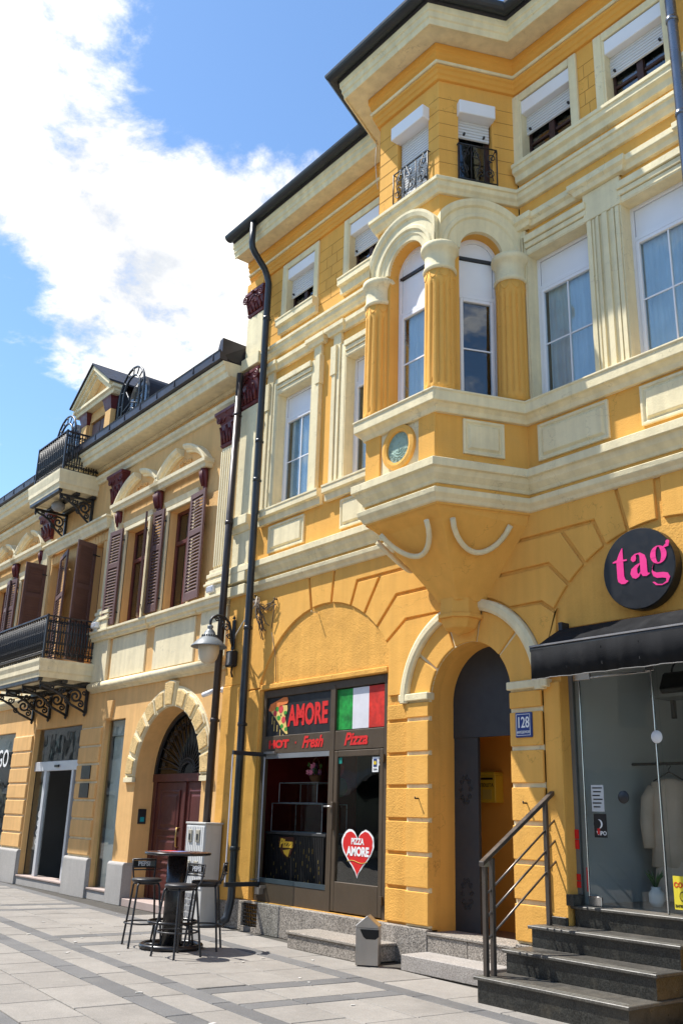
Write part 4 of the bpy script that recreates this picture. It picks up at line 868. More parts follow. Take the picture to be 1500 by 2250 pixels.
shf = thing('wall_shelf', 'thin wall shelf carrying the black handbag in the boutique', 'shelf', (-5.6, 1.2, 2.95)); add(MB().box(-6.05, -4.6, 1.05, 1.4, 2.94, 2.975), 'board', mat('shelf_grey', (.2, .2, .19), .6), shf); add(MB().box(-6.0, -5.96, 1.35, 1.4, 2.74, 2.94).box(-4.7, -4.66, 1.35, 1.4, 2.74, 2.94), 'bracket', m_iron(), shf)
vs = thing('vase', 'small white vase with a plant on the boutique floor', 'vase', (-5.95, .75, tz)); add(MB().lathe([(.05, tz), (.075, tz+.05), (.075, tz+.13), (.045, tz+.17), (.05, tz+.19), (.03, tz+.17)], -5.95, .75, 18), 'vase_body', wht, vs)
q = MB()
for i in range(14):
    a = i*2.4; r = random.uniform(.06, .14); q.tube([(-5.95, .75, tz+.16), (-5.95+r*.5*math.cos(a), .75+r*.5*math.sin(a), tz+.27), (-5.95+r*math.cos(a), .75+r*math.sin(a), tz+.30+random.uniform(0, .06))], [.004, .012, .002], 5, flat=.3)
add(q, 'plant_leaf', lf, vs)
# ---------------------------------------------------------------- awning, signs, plate
aw = thing('awning', 'black fabric awning half folded above the boutique entrance', 'awning', (-5.0, 0, 3.5))
M_AW = mat('black_awning_cloth', (.022, .022, .023), .95, .14, 3, bump=.3, bscale=90, spec=.05, streak=.2, dirt=((.07, .07, .07), .25))
ax0, ax1, ay = -6.36, -3.2, -.52
n = 26; rgs = []
for i in range(n+1):
    x = ax0+(ax1-ax0)*i/n; sg = .014*math.sin(i*1.3)
    rgs.append([(x, 0.02, 3.60), (x, -.08, 3.585), (x, -.30+.01*math.sin(i), 3.46+sg), (x, ay+.02, 3.335+sg*.4), (x, ay+.02, 3.31+sg*.4), (x, -.30, 3.435+sg), (x, -.08, 3.56), (x, .02, 3.575)])
add(MB().loft(rgs, True), 'canopy', M_AW, aw)
add(MB().tube([(ax0-.02, ay, 3.31), (ax1, ay, 3.31)], .042, 12), 'front_bar', mat('awning_bar', (.05, .05, .052), .4, .1, 4, metal=.4), aw)
add(MB().box(ax0-.02, ax1, ay-.05, ay-.038, 3.328, 3.345), 'bar_rib', mat('awning_rib', (.3, .28, .27), .45, .1, 4, metal=.5), aw)
rgs = []
for i in range(61):
    x = ax0+(ax1-ax0)*i/60; wv = .018*math.sin(i*.8)+.01*math.sin(i*2.3)
    rgs.append([(x, ay-.045, 3.30), (x, ay-.05+wv*.5, 3.17), (x, ay-.05+wv, 3.0), (x, ay-.044+wv, 3.0), (x, ay-.044+wv*.5, 3.17), (x, ay-.039, 3.30)])
add(MB().loft(rgs, True), 'valance', M_AW, aw)
add(MB().tube([(ax0+(ax1-ax0)*i/60, ay-.047+.018*math.sin(i*.8)+.01*math.sin(i*2.3), 2.998) for i in range(61)], .005, 4), 'hem', mat('pale_hem', (.35, .34, .32), .7), aw)
q = MB().box(ax0-.0, ax0+.05, -.10, .02, 3.50, 3.66)
for t in range(3): q.tube([(ax0+.06, -.02, 3.45), (ax0+.06, -.28, 3.28), (ax0+.06, ay, 3.30)], .018, 8)
add(q, 'arm', m_iron(), aw)
sg = thing('round_sign', 'round black wall sign with pink tag lettering above the awning', 'sign', (-5.30, 0, 4.08))
scx, scz, sr_ = -5.31, 4.07, .42
add(MB().loft([[(scx+r*math.cos(2*math.pi*j/48), y, scz+r*math.sin(2*math.pi*j/48)) for j in range(48)] for r, y in ((sr_-.01, .02), (sr_, -.0), (sr_, -.11), (sr_-.008, -.12))]), 'disc', mat('black_acrylic', (.012, .012, .013), .35, .15, 3, spec=.4), sg)
pink = mat('pink_letter', (.80, .035, .24), .5, .04, 6)
def letter(polys, x0, z0, s):
    mb_ = MB()
    for i, p in enumerate(polys): mb_.prism([(x0+a*s, z0+b*s) for a, b in p], -.127-.0006*(i % 3), -.119)
    return mb_
E_ = lambda cx, cz, rx, rz, a0=0, a1=360, n=22: [(cx+rx*math.cos(R_(a0+(a1-a0)*i/n)), cz+rz*math.sin(R_(a0+(a1-a0)*i/n))) for i in range(n+1)]
def ring(cx, cz, ro, rzo, ri, rzi, dx=0):
    o = E_(cx, cz, ro, rzo); i_ = E_(cx+dx, cz, ri, rzi); P = []
    for k in range(22): P.append([o[k], o[k+1], i_[k+1], i_[k]])
    return P
t_ = [[(.10, .62), (.22, .86), (.32, 1.0), (.34, 1.0), (.34, .20), (.38, .09), (.46, .05), (.46, .03), (.36, -.02), (.24, -.01), (.14, .07), (.12, .18), (.12, .62)], [(.0, .62), (.0, .655), (.12, .69), (.46, .66), (.46, .62)]]
a_ = [[(.34, .48), (.34, .12), (.40, .02), (.52, .0), (.62, .05), (.62, .07), (.56, .09), (.55, .14), (.55, .46), (.50, .60), (.36, .69), (.20, .68), (.08, .61), (.06, .53), (.12, .46), (.20, .48), (.23, .55), (.22, .64), (.30, .655), (.34, .60)]] + [[(.34, .40), (.20, .36), (.06, .27), (.02, .14), (.08, .02), (.18, -.02), (.28, .02), (.34, .10), (.34, .16), (.28, .09), (.24, .14), (.24, .26), (.34, .37)]]
g_ = ring(.26, .44, .25, .25, .085, .22) + [[(.40, .62), (.50, .70), (.60, .70), (.58, .62), (.46, .60)], E_(.56, .74, .055, .055)] + [[(.10, .22), (.04, .12), (.06, .02), (.16, -.04), (.36, -.06), (.50, -.10), (.56, -.22), (.48, -.36), (.30, -.41), (.12, -.38), (.02, -.28), (.08, -.28), (.18, -.36), (.32, -.38), (.44, -.32), (.44, -.24), (.34, -.21), (.16, -.19), (.06, -.12), (.02, 0), (.06, .14)]]
for nm, pl, x, zz_ in (('letter', t_, -5.60, -.03), ('letter', a_, -5.405, .0), ('letter', g_, -5.16, .03)): add(letter(pl, x, scz-.10+zz_, .37), nm, pink, sg)
hp = thing('house_number_plate', 'blue enamel house number plate reading 128 on the entrance pier', 'number plate', (-6.93, -.04, 2.61))
blu = mat('blue_enamel', (.018, .045, .19), .35, .08, 5, spec=.5)
add(MB().box(-7.045, -6.81, -.062, -.03, 2.475, 2.745), 'plate', blu, hp, bevel=.012, seg=2)
q = MB(); z0, z1, x0, x1 = 2.495, 2.725, -7.025, -6.83
q.box(x0, x1, -.0645, -.0615, z0, z0+.005).box(x0, x1, -.0645, -.0615, z1-.005, z1).box(x0, x0+.005, -.0645, -.0615, z0+.005, z1-.005).box(x1-.005, x1, -.0645, -.0615, z0+.005, z1-.005)
add(q, 'border', wht, hp); text('128', 'numerals', wht, hp, face_mat(-6.928, -.0640, 2.63), .165, .002, .001, .72); text('МАКЕДОНСКА', 'lettering', wht, hp, face_mat(-6.928, -.0640, 2.53), .036, .0006, .001, .75)
# ---------------------------------------------------------------- steps and handrail
blkg = mat('black_granite', (.024, .024, .021), .34, .3, 2.5, spec=.5, speck=.7, dirt=((.075, .062, .043), .75), bump=.05, bscale=40, grain=.3)
st = thing('granite_steps', 'flight of four polished black granite steps up to the boutique', 'steps', (-5.9, -.6, 0))
SP = [(-6.70, -1.14, .0, .225), (-6.70, -.74, .225, .43), (-6.70, -.36, .43, .625), (-6.46, .02, .625, .815)]; sxr = -5.0
for i, (x0, y0, z0, z1) in enumerate(SP):
    xr = sxr - 0*i if i < 3 else -3.6
    yb = .16 if i < 3 else .14
    s_ = add(MB().box(x0+.03, xr-.03, y0+.03, yb, z0, z1-.03), 'riser', blkg, st, bevel=.003)
    add(MB().box(x0, xr, y0, yb+.002*i, z1-.03, z1), 'tread', mat('dusty_sheen_granite', (.075, .068, .057), .45, .25, 3, spec=.5, speck=.4, dirt=((.13, .112, .085), .7), grain=.2), st, bevel=.006)  # treads paler than risers: dust, and the sheen of the tops put into the colour
    q = MB()
    for k in range(2): q.box(x0+.02, xr-.06, y0+.03+k*.05, y0+.055+k*.05, z1, z1+.0018)
    add(q, 'grip_strip', mat('grip_strip', (.16, .15, .125), .85, .2, 20, bump=.4, bscale=120), st)
add(MB().box(-6.47, -6.38, -.03, .15, .815, .92), 'kerb', blkg, st, bevel=.004)
add(MB().box(-6.70, -6.465, -.03, -.005, .62, .70), 'kerb', blkg, st, bevel=.004)
hr = thing('stair_handrail', 'bronze metal handrail with three slim bars beside the black steps', 'handrail', (-6.6, -.6, .2))
mt = mat('bronze_steel', (.135, .115, .10), .34, .08, 5, metal=.75, spec=.5)
rx = -6.60; y0, y1 = -1.06, -.08; zb0, zb1 = 1.18, 1.83
sl_ = (zb1-zb0)/(y1-y0)
add(MB().add([(rx+dx, y, z+dz) for (y, z) in ((y0-.05, zb0), (y1+.06, zb1+sl_*.06)) for dx, dz in ((-.03, 0), (.03, 0), (.03, .045), (-.03, .045))], [(0,1,2,3),(7,6,5,4),(0,4,5,1),(1,5,6,2),(2,6,7,3),(3,7,4,0)]), 'top_rail', mt, hr, bevel=.004)
def post(y, z0, dx=0.): add(MB().box(rx-.022+dx, rx+.022+dx, y-.022, y+.022, z0, zb0+sl_*(y-y0)+.01), 'post', mt, hr, bevel=.003)
post(y0, .225); post(y0+.10, .225, .0); post(y1-.06, .626)
add(MB().box(rx-.027, rx+.027, y0-.03, y0+.03, zb0+.0, zb0+.055), 'post_cap', mat('bright_cap', (.5, .48, .45), .3, metal=.9), hr)
for k in range(3):
    zz0 = .52+k*.2
    add(MB().tube([(rx, y0-.0, zz0), (rx, y1+.12, zz0+sl_*(y1+.12-y0))], .011, 8), 'bar', mt, hr)
ds = thing('door_step', 'low grey granite step in front of the pizza shop door', 'step', (-9.8, -.3, 0)); add(MB().box(-10.48, -8.98, -.56, -.065, 0, .165), 'block', m_gra(), ds, bevel=.008); add(MB().box(-10.50, -8.96, -.58, -.063, .165, .20), 'slab', m_gra(), ds, bevel=.008)
es = thing('door_step', 'pale stone step before the arched entrance', 'step', (-7.8, -.3, 0)); add(MB().box(-8.44, -7.16, -.47, -.052, 0, .165), 'block', mat('pale_granite', (.34, .31, .28), .8, .1, 2, bump=.4, bscale=90, speck=.25, dirt=((.18, .15, .13), .5)), es, bevel=.008)
e2 = thing('door_sill', 'grey granite upper step inside the arched entrance opening', 'step', (-7.8, 0, .16)); add(MB().box(-8.455, -7.83, -.05, .099, .0, .335).box(-7.826, -7.145, -.05, .099, .0, .335), 'block', m_gra(), e2, bevel=.006); add(MB().box(-8.458, -7.142, -.065, .40, .335, .365), 'slab', m_gra(), e2, bevel=.006)
# ---------------------------------------------------------------- peach building with balconies
LB = thing('peach_building', 'peach two-storey house with maroon capitals, brown shutters and iron balconies', 'building', (-20.2, 0, 0))
pch, crl, mar, shu, iron = m_pch(), m_crl(), m_mar(), m_shu(), m_iron()
LX0, LX1, LC = -28.2, -13.26, -20.2
DC = (-15.05, 2.17, 1.2)
gh = [(-17.75, -16.88, .18, 3.28), (-21.45, -18.88, .18, 3.28), (-25.0, -22.72, .18, 3.28), (-27.6, -26.0, .18, 3.28)]
w = MB(); w.wall(LX0, LX1, 0, 4.0, 0, gh, .12, arches=[(*DC, 0.0)])
UP = [(-15.82, -14.82, 5.15, 7.2), (-17.65, -16.65, 5.15, 7.2), (-19.25, -18.82, 4.5, 7.2), (-21.78, -21.02, 4.5, 7.2), (-23.75, -22.75, 5.15, 7.2), (-25.58, -24.58, 5.15, 7.2)]
w.wall(LX0, LX1, 4.0, 9.2, 0, UP, .22)
add(w, 'wall', pch, LB, norm=False)
sh = MB().box(LX0, LX1, 3.0, 3.05, 0, 9.3).box(LX0, LX0+.05, .3, 3.0, 0, 9.3).box(LX1-.05, LX1, .3, 3.0, 0, 9.3).box(-18.4, -18.35, .4, 3.0, 0, 9.2).box(-16.5, -16.44, .4, 3.0, 0, 9.2).box(-22.2, -22.15, .4, 3.0, 0, 9.2)
for z in (3.6, 7.6): sh.box(LX0+.06, LX1-.06, .4, 3.0, z, z+.05)
add(sh, 'inner_wall', mat('room_grey', (.16, .15, .14)), LB)
def lm(prof, m, name, x0=LX0, x1=LX1, bev=.006, par=LB): return add(MB().sweep([(x0, 0), (x1, 0)], prof), name, m, par, bevel=bev)
# entablature, cornice, gutter
lm([(-.02, 8.68), (.05, 8.69), (.07, 8.74), (.12, 8.78), (.13, 8.85), (-.02, 8.87)], crl, 'string_course')
lm([(-.02, 9.02), (.04, 9.03), (.06, 9.09), (-.02, 9.09)], crl, 'bed_moulding')
lm([(-.02, 9.092), (.36, 9.092), (.37, 9.05), (.41, 9.06), (.43, 9.16), (.47, 9.18), (.49, 9.27), (.52, 9.28), (.53, 9.345), (-.02, 9.37)], crl, 'cornice', bev=.004)
zi = mat('zinc_sheet', (.07, .065, .075), .42, .12, 4, metal=.45)
gutl = lm([(.44, 9.355), (.60, 9.37), (.61, 9.50), (.625, 9.53), (.60, 9.54), (.585, 9.52), (.44, 9.42)], zi, 'gutter', bev=0)
q = MB()
for i in range(20): x = -13.5-i*.72; q.box(x-.012, x+.012, -.622, -.60, 9.40, 9.52)
add(q, 'gutter_clip', zi, gutl)
add(MB().sweep([(LX0, 0), (LX1, 0)], [(.5, 9.46), (.3, 9.6), (-2.4, 11.3), (-2.4, 9.3), (.4, 9.38)]), 'roof', mat('dark_sheet_roof', (.035, .032, .036), .5, .15, 3, metal=.2), LB)
add(MB().box(LX1-.25, LX1-.02, -.60, -.1, 9.36, 9.50).prism([(LX1-.22, 9.50), (LX1-.02, 9.50), (LX1-.02, 9.80), (LX1-.12, 9.78)], -.55, .05), 'gutter_end', zi, LB)
# half-round band, panels, pedestals, sills
bandp = [(-.02, 3.86), (.05, 3.865), (.055, 3.90)]+[(.05+.105*math.sin(R_(a)), 3.985-.085*math.cos(R_(a))) for a in range(15, 181, 15)]+[(-.02, 4.075)]
for a, b in ((-18.55, LX1), (LX0, -21.85)): add(MB().sweep([(a, 0), (b, 0)], bandp, smooth=True), 'half_round_band', crl, LB)
def pavilion(x0, sgn):                                            # x0 = outer end, runs inward
    X = lambda d: x0+sgn*d
    def bxs(mbx, a, b, *r): return mbx.box(min(X(a), X(b)), max(X(a), X(b)), *r)
    add(bxs(MB(), 1.17, 2.69, -.03, .02, 4.10, 4.92), 'parapet_panel', crl, LB, bevel=.006); add(bxs(MB(), 3.03, 4.50, -.03, .02, 4.10, 4.92), 'parapet_panel', crl, LB, bevel=.006)
    add(bxs(bxs(MB(), .06, .92, -.06, .02, 4.08, 4.95), 4.66, 5.44, -.06, .02, 4.08, 4.95), 'pedestal', crl, LB, bevel=.006)
    sp = [(-.02, 4.93), (.05, 4.935), (.06, 4.98), (.10, 5.0), (.11, 5.08), (.14, 5.09), (.14, 5.135), (-.02, 5.15)]
    pts = [(.0, .06), (.96, .06), (.965, 0), (1.12, 0), (1.125, .05), (2.74, .05), (2.745, 0), (2.98, 0), (2.985, .05), (4.55, .05), (4.555, 0), (4.62, 0), (4.625, .06), (5.48, .06)]
    pl = [(X(a), -b) for a, b in pts]; pl = pl if sgn > 0 else pl[::-1]
    add(MB().sweep(pl, sp), 'sill_course', crl, LB, bevel=.004)
    for pc in (.35, 4.95):
        a, b = min(X(pc-.26), X(pc+.26)), max(X(pc-.26), X(pc+.26)); q = MB()
        q.box(a, b, -.06, .02, 5.62, 7.93)
        for i in range(7): xx = a+.035+i*(b-a-.07)/6; q.box(xx-.021, xx+.021, -.085, -.055, 5.68, 7.86)
        ps_ = add(q, 'pilaster', crl, LB, bevel=.005)
        q = MB()
        for d, z0, z1 in ((.07, 5.14, 5.33), (.10, 5.33, 5.37), (.075, 5.37, 5.42), (.05, 5.42, 5.47), (.07, 5.47, 5.54), (.035, 5.54, 5.62)): q.box(a-d, b+d, -.085-d, .02, z0, z1)
        add(q, 'pilaster_base', crl, ps_, bevel=.008); cap(a+.01, b-.01, 7.93, 8.62, -.09, LB, mar, .11)
    # window surrounds and hoods
    for wc in (2.06, 3.89):
        a, b = min(X(wc-.5), X(wc+.5)), max(X(wc-.5), X(wc+.5)); q = MB()
        q.box(a-.09, a, -.045, .02, 5.15, 7.2).box(b, b+.09, -.045, .02, 5.15, 7.2).box(a-.09, b+.09, -.047, .02, 7.2, 7.28).sweep([(a-.16, 0), (b+.16, 0)], [(-.02, 7.30), (.03, 7.30), (.05, 7.36), (.07, 7.40), (-.02, 7.40)])
        add(q, 'window_surround', crl, LB, bevel=.005)
        c = (a+b)/2; hw = 1.0
        hd = add(MB().sweep([(c-hw, 0.01), (c-hw+.001, -.12), (c+hw-.001, -.12), (c+hw, 0.01)], [(-.02, 7.70), (.03, 7.705), (.05, 7.76), (.09, 7.79), (.095, 7.86), (-.02, 7.87)]), 'hood_shelf', crl, LB)
        rr = (hw*hw+.52*.52)/(2*.52); cz = 7.86+.52-rr; am = math.degrees(math.asin(hw/rr))
        for a0, a1 in ((-am, -6), (6, am)):
            add(MB().arc(c, cz, [(rr-.12, .01), (rr-.12, -.07), (rr-.085, -.09), (rr-.07, -.14), (rr-.02, -.18), (rr+.02, -.18), (rr+.03, .01)], a0, a1, 14), 'pediment_arc', crl, hd)
        q = MB()
        for k in range(5): q.tube(scroll(c+(k-2)*.10, cz+rr-.26-.02*abs(k-2), .05, .01, k, 1.1, 9, -.03), .014, 5)
        add(q, 'pediment_relief', pch, hd)
        for s in (-1, 1):
            bxx = c+s*.87; q = MB(); rg = []
            for z, wv, d in ((7.70, .085, .14), (7.62, .095, .15), (7.50, .085, .12), (7.36, .055, .07), (7.26, .045, .06), (7.22, .06, .09), (7.16, .05, .06), (7.13, .025, .02)):
                rg.append([(bxx+wv*math.cos(t), -d*.5-d*.5*math.sin(t), z) for t in [2*math.pi*j/12 for j in range(12)]])
            q.loft(rg, True); br = add(q, 'console', mar, LB); q = MB()
            for dx in (-.04, 0, .04): q.tube([(bxx+dx, -.15, 7.64), (bxx+dx, -.13, 7.5), (bxx+dx*.6, -.085, 7.36)], .014, 5)
            add(q, 'console_fluting', mar, br)
pavilion(-13.26, -1); pavilion(-27.14, 1)
# central bay lintel
add(MB().sweep([(-21.78, -.0), (-21.779, -.10), (-18.46, -.10), (-18.459, 0)], [(-.02, 7.44), (.03, 7.445), (.05, 7.50), (.09, 7.56), (.10, 7.64), (.15, 7.66), (.15, 7.70), (-.02, 7.72)]), 'door_cornice', crl, LB)
for xa, sg_ in ((-19.0, 1), (-21.4, 1)):
    for i in range(6): x = xa-.38+i*.15; k = (i-2.5)*.02; add(MB().prism([(x, 7.22), (x+.135, 7.22), (x+.135+k*.6, 7.43), (x+k*.6, 7.43)], -.022, .01), 'voussoir', pch, LB, bevel=.006)
# timber windows behind the shutters
gpl = glass('upper_glass', (.75, .8, .82), 1.7); tim = mat('red_brown_timber', (.13, .035, .025), .45, .12, 4, streak=.1)
for x0, x1, z0, z1 in UP:
    y = .17; q = MB(); f = .07; xm = (x0+x1)/2; zm = z0+(z1-z0)*.68
    q.box(x0, x0+f, y, y+.06, z0, z1).box(x1-f, x1, y, y+.06, z0, z1).box(x0+f, x1-f, y, y+.06, z0, z0+.10).box(x0+f, x1-f, y, y+.06, z1-f, z1).box(x0+f, x1-f, y-.015, y+.06, zm-.04, zm+.04)
    if x1-x0 > .6: q.box(xm-.04, xm+.04, y-.012, y+.06, z0+.1, z1-f)
    wn = add(q, 'window', tim, LB, bevel=.005); add(MB().box(x0+f, x1-f, y+.03, y+.036, z0+.1, z1-f), 'pane', gpl, wn)
# louvred shutters: leaf frame plus single slats
SLM = {}
def shutter(hx, hy, ang, wv, z0, z1, flip=1):
    o = Vector((hx, hy, z0)); fr = lambda x, y, z: (hx+flip*x*math.cos(ang)-y*math.sin(ang)*flip, hy+x*math.sin(ang)+y*math.cos(ang), z)
    q = MB(); e = .075; t = .02; h = z1-z0; zm = z0+h*.62
    q.box(0, e, -t, t, z0, z1, fr).box(wv-e, wv, -t, t, z0, z1, fr).box(e, wv-e, -t, t, z0, z0+.14, fr).box(e, wv-e, -t, t, z1-.10, z1, fr).box(e, wv-e, -t, t, zm-.05, zm+.05, fr)
    l = add(q, 'shutter', shu, LB, bevel=.003)
    key = round(wv, 3)
    if key not in SLM:
        s = MB().add([(-wv/2+e, -.020, -.034), (wv/2-e, -.020, -.034), (wv/2-e, .016, .024), (-wv/2+e, .016, .024), (-wv/2+e, -.020, -.026), (wv/2-e, -.020, -.026), (wv/2-e, .016, .032), (-wv/2+e, .016, .032)], [(0,1,2,3),(7,6,5,4),(0,4,5,1),(1,5,6,2),(2,6,7,3),(3,7,4,0)])
        SLM[key] = mesh(s, 'slat'); SLM[key].materials.append(shu)
    base = W[LB]
    for a, b in ((z0+.14, zm-.05), (zm+.05, z1-.10)):
        n = int((b-a)/.062)
        for i in range(n):
            c = fr(wv/2, 0, a+(i+.5)*(b-a)/n); so_ = link(SLM[key], 'slat', None, l, (c[0]-base.x, c[1]-base.y, c[2]-base.z), (0, 0, ang if flip > 0 else -ang))
    q = MB()
    for z in (z0+.25, z1-.25): q.tube([(hx, hy+.005, z), (hx, .04, z)], .012, 6); q.box(-.02, .10, t, t+.012, z-.015, z+.015, fr)
    add(q, 'shutter_hinge', iron, l)
SZ0, SZ1 = 5.20, 7.25
shutter(-14.80, -.10, R_(-4), .60, SZ0, SZ1, 1); shutter(-15.84, -.10, R_(-4), .40, SZ0, SZ1, -1)
shutter(-16.63, -.10, R_(-26), .42, SZ0, SZ1, 1); shutter(-17.67, -.10, R_(-4), .52, SZ0, SZ1, -1)
shutter(-20.98, -.10, R_(-12), .90, 4.55, 7.25, 1); shutter(-19.06, -.06, R_(-72), .52, 4.55, 7.18, 1)
shutter(-21.95, -.06, R_(-88), .52, SZ0, SZ1, 1); shutter(-23.8, -.10, R_(-4), .5, SZ0, SZ1, -1); shutter(-24.54, -.1, R_(-10), .42, SZ0, SZ1, 1); shutter(-25.62, -.10, R_(-4), .5, SZ0, SZ1, -1)
# --- ground floor: rusticated piers, plinths, sills
JP = [3.17, 2.80, 2.45, 2.10, 1.76, 1.41, 1.05, .72]
for a, b in ((-18.84, -17.86), (-22.68, -21.52), (-26.0, -25.05)):
    add(MB().box(a+.01, b-.01, -.012, .02, .7, 3.17), 'joint_backing', crl, LB)
    for i in range(7): add(MB().box(a, b, -.045, .02, JP[i+1]+.022, JP[i]-.022), 'pier_block', pch, LB, bevel=.012)
lg = m_lgr()
for a, b in ((-18.90, -17.78), (-22.74, -21.46), (-16.88, -16.245), (-13.86, -13.28), (-26.05, -25.0)):
    add(MB().box(a, b, -.085, .11, -.01, .66).loft([[(a, .11, .66), (a, -.085, .66), (b, -.085, .66), (b, .11, .66)], [(a, .11, .70), (a, -.055, .70), (b, -.055, .70), (b, .11, .70)]]), 'plinth', lg, LB, bevel=.006)
for a, b in ((-17.78, -16.88), (-21.46, -18.90), (-25.0, -22.74)):
    add(MB().box(a+.004, b-.004, -.04, .32, -.01, .155), 'threshold', lg, LB, bevel=.005); add(MB().box(a+.004, b-.004, -.06, .32, .157, .19), 'threshold_slab', mat('pinkish_stone', (.42, .33, .29), .75, .08, 3, bump=.1), LB, bevel=.005)
for xk, zt in ((-17.6, 3.30),): add(MB().prism([(xk-.16, zt), (xk+.10, zt), (xk+.17, zt+.36), (xk-.10, zt+.36)], -.05, .01), 'keystone', pch, LB, bevel=.01)
# --- arched doorway with rough voussoirs
rus = mat('rough_cast', (.72, .50, .22), .95, .12, 6, bump=3.0, bscale=38, grain=.18)
add(MB().arc(*DC[:2], [(1.201, .03), (1.201, -.022), (1.56, -.022), (1.56, .03)], -90, 90, 40), 'arch_backing', crl, LB)
n = 11
for i in range(n):
    a0, a1 = -90+180*i/n, -90+180*(i+1)/n; key_ = i == n//2; ro = 1.64 if key_ else 1.51
    P = [(DC[0]+r*math.sin(R_(a)), DC[1]+r*math.cos(R_(a))) for r, a in ((1.2, a0+1.2), (1.2, (a0+a1)/2), (1.2, a1-1.2), (ro, a1-1.2), (ro+.02, (a0+a1)/2), (ro, a0+1.2))]
    v_ = add(MB().prism(P, -.085 if key_ else -.06, .0), 'voussoir', crl, LB, bevel=.006)
    P2 = inset(P, .022); rr_ = MB().prism(P2, -.105 if key_ else -.08, -.05); add(rr_, 'rough_face', rus, v_, bevel=.015)
add(MB().box(-16.62, -16.25, -.06, .02, 2.08, 2.165).box(-13.85, -13.48, -.06, .02, 2.08, 2.165), 'impost', crl, LB, bevel=.006)
q = MB(); A2 = [(DC[0]+DC[2]*math.sin(R_(a)), DC[1]+DC[2]*math.cos(R_(a))) for a in range(-90, 91, 5)]
q.add([(x, y, z) for y in (.12, .45) for x, z in A2], [(i, i+1, len(A2)+i+1, len(A2)+i) for i in range(len(A2)-1)], True); q.box(-16.30, -16.25, .12, .46, 0, 2.17).box(-13.85, -13.80, .12, .46, 0, 2.17)
add(q, 'door_reveal', pch, LB, norm=False)
wd_ = m_wood(); dy = .40
q = MB().box(-16.25, -16.12, dy-.02, dy+.06, .12, 2.12).box(-13.98, -13.85, dy-.02, dy+.06, .12, 2.12).box(-16.25, -13.85, dy-.04, dy+.06, 2.10, 2.24)
dr = add(q, 'door', wd_, LB, bevel=.006, label='dark red panelled double door under an iron fanlight')
for x0, x1 in ((-16.11, -15.06), (-15.04, -13.99)):
    add(MB().box(x0, x1, dy+.0, dy+.05, .13, 2.09), 'door_leaf', wd_, dr)
    for z0, z1 in ((.22, .62), (.70, 1.18), (1.26, 1.96)):
        a, b = x0+.16, x1-.16; r = []
        for d, y in ((0, dy+.005), (0, dy-.022), (.025, dy-.028), (.05, dy-.012), (.08, dy-.012), (.11, dy-.026)): r.append([(a+d, y, z0+d), (b-d, y, z0+d), (b-d, y, z1-d), (a+d, y, z1-d)])
        add(MB().loft(r), 'door_panel', wd_, dr)
add(MB().box(-15.10, -15.0, dy-.035, dy+.01, .13, 2.09), 'astragal', wd_, dr, bevel=.008)
add(MB().tube([(-15.17, dy, 1.32), (-15.17, dy-.06, 1.32), (-15.17, dy-.07, 1.2), (-15.17, dy-.06, 1.02), (-15.17, dy-.0, 1.0)], .013, 8), 'door_handle', mat('brass', (.5, .36, .14), .35, .1, 5, metal=.9), dr)
add(MB().prism(A2, dy+.02, dy+.026), 'fanlight_pane', glass('fan_glass', (.35, .36, .36), 1.5), dr)
q = MB(); fx, fz = DC[0], 2.25
for i in range(17):
    a = R_(-82+164*i/16); r1 = 1.06; q.tube([(fx+.22*math.sin(a), dy-.01, fz+.16*math.cos(a)), (fx+.6*math.sin(a)+.03*math.cos(a), dy-.012, fz+.55*math.cos(a)), (fx+r1*math.sin(a), dy-.01, fz-.06+r1*math.cos(a))], .010, 5)
    q.tube(scroll(fx+.92*math.sin(a+.09), fz-.05+.92*math.cos(a+.09), .06, .012, a, 1.2, 8, dy-.012), .008, 4)
for r in (.22, .30): q.tube([(fx+r*math.sin(R_(a)), dy-.012, fz+r*.85*math.cos(R_(a))) for a in range(-90, 91, 12)], .010, 5)
q.arc(DC[0], DC[1], [(1.13, dy-.03), (1.2, dy-.03), (1.2, dy+.01), (1.13, dy+.01)], -88, 88, 36)
add(q, 'fanlight_grille', iron, dr)
add(MB().box(-16.24, -13.86, -.06, .42, -.01, .115), 'door_sill', mat('pinkish_stone', (.42, .33, .29)), LB, bevel=.006)
# --- shop glass of the ground floor
ggl = glass('street_glass', (.92, .945, .935), 1.45); gry = mat('silver_frame', (.62, .63, .65), .4, .05, 3, metal=.3)
add(MB().box(-17.75, -16.88, .08, .09, .18, 3.28), 'shop_window', ggl, LB)
add(MB().box(-17.74, -16.89, .16, .18, 2.98, 3.27), 'window_blind', mat('pale_blind_board', (.5, .52, .48), .8), LB); add(MB().box(-17.74, -16.89, .22, .25, .2, 2.98), 'window_backdrop', mat('grey_backdrop', (.62, .66, .62), .9, .1, 2), LB)
add(MB().box(-25.0, -22.72, .06, .07, .18, 3.28), 'shop_window', ggl, LB); add(MB().box(-25.0, -22.73, .14, .17, 2.86, 3.27), 'window_blind', MATS['pale_blind_board'], LB)
text('MANGO', 'lettering', wht, LB, face_mat(-24.06, .052, 2.70), .52, .004, .001, label='white shop-window lettering', fit=(1.8, .42))
sd = add(MB().box(-21.44, -18.89, .07, .15, 2.36, 2.56), 'sliding_door', gry, LB, bevel=.006, label='automatic sliding glass door with a silver header')
add(MB().box(-21.44, -18.89, .10, .11, 2.56, 3.28), 'pane', ggl, sd); add(MB().box(-21.40, -20.62, .12, .13, .20, 2.36), 'pane', ggl, sd); add(MB().box(-19.22, -18.92, .12, .13, .20, 2.36), 'pane', ggl, sd)
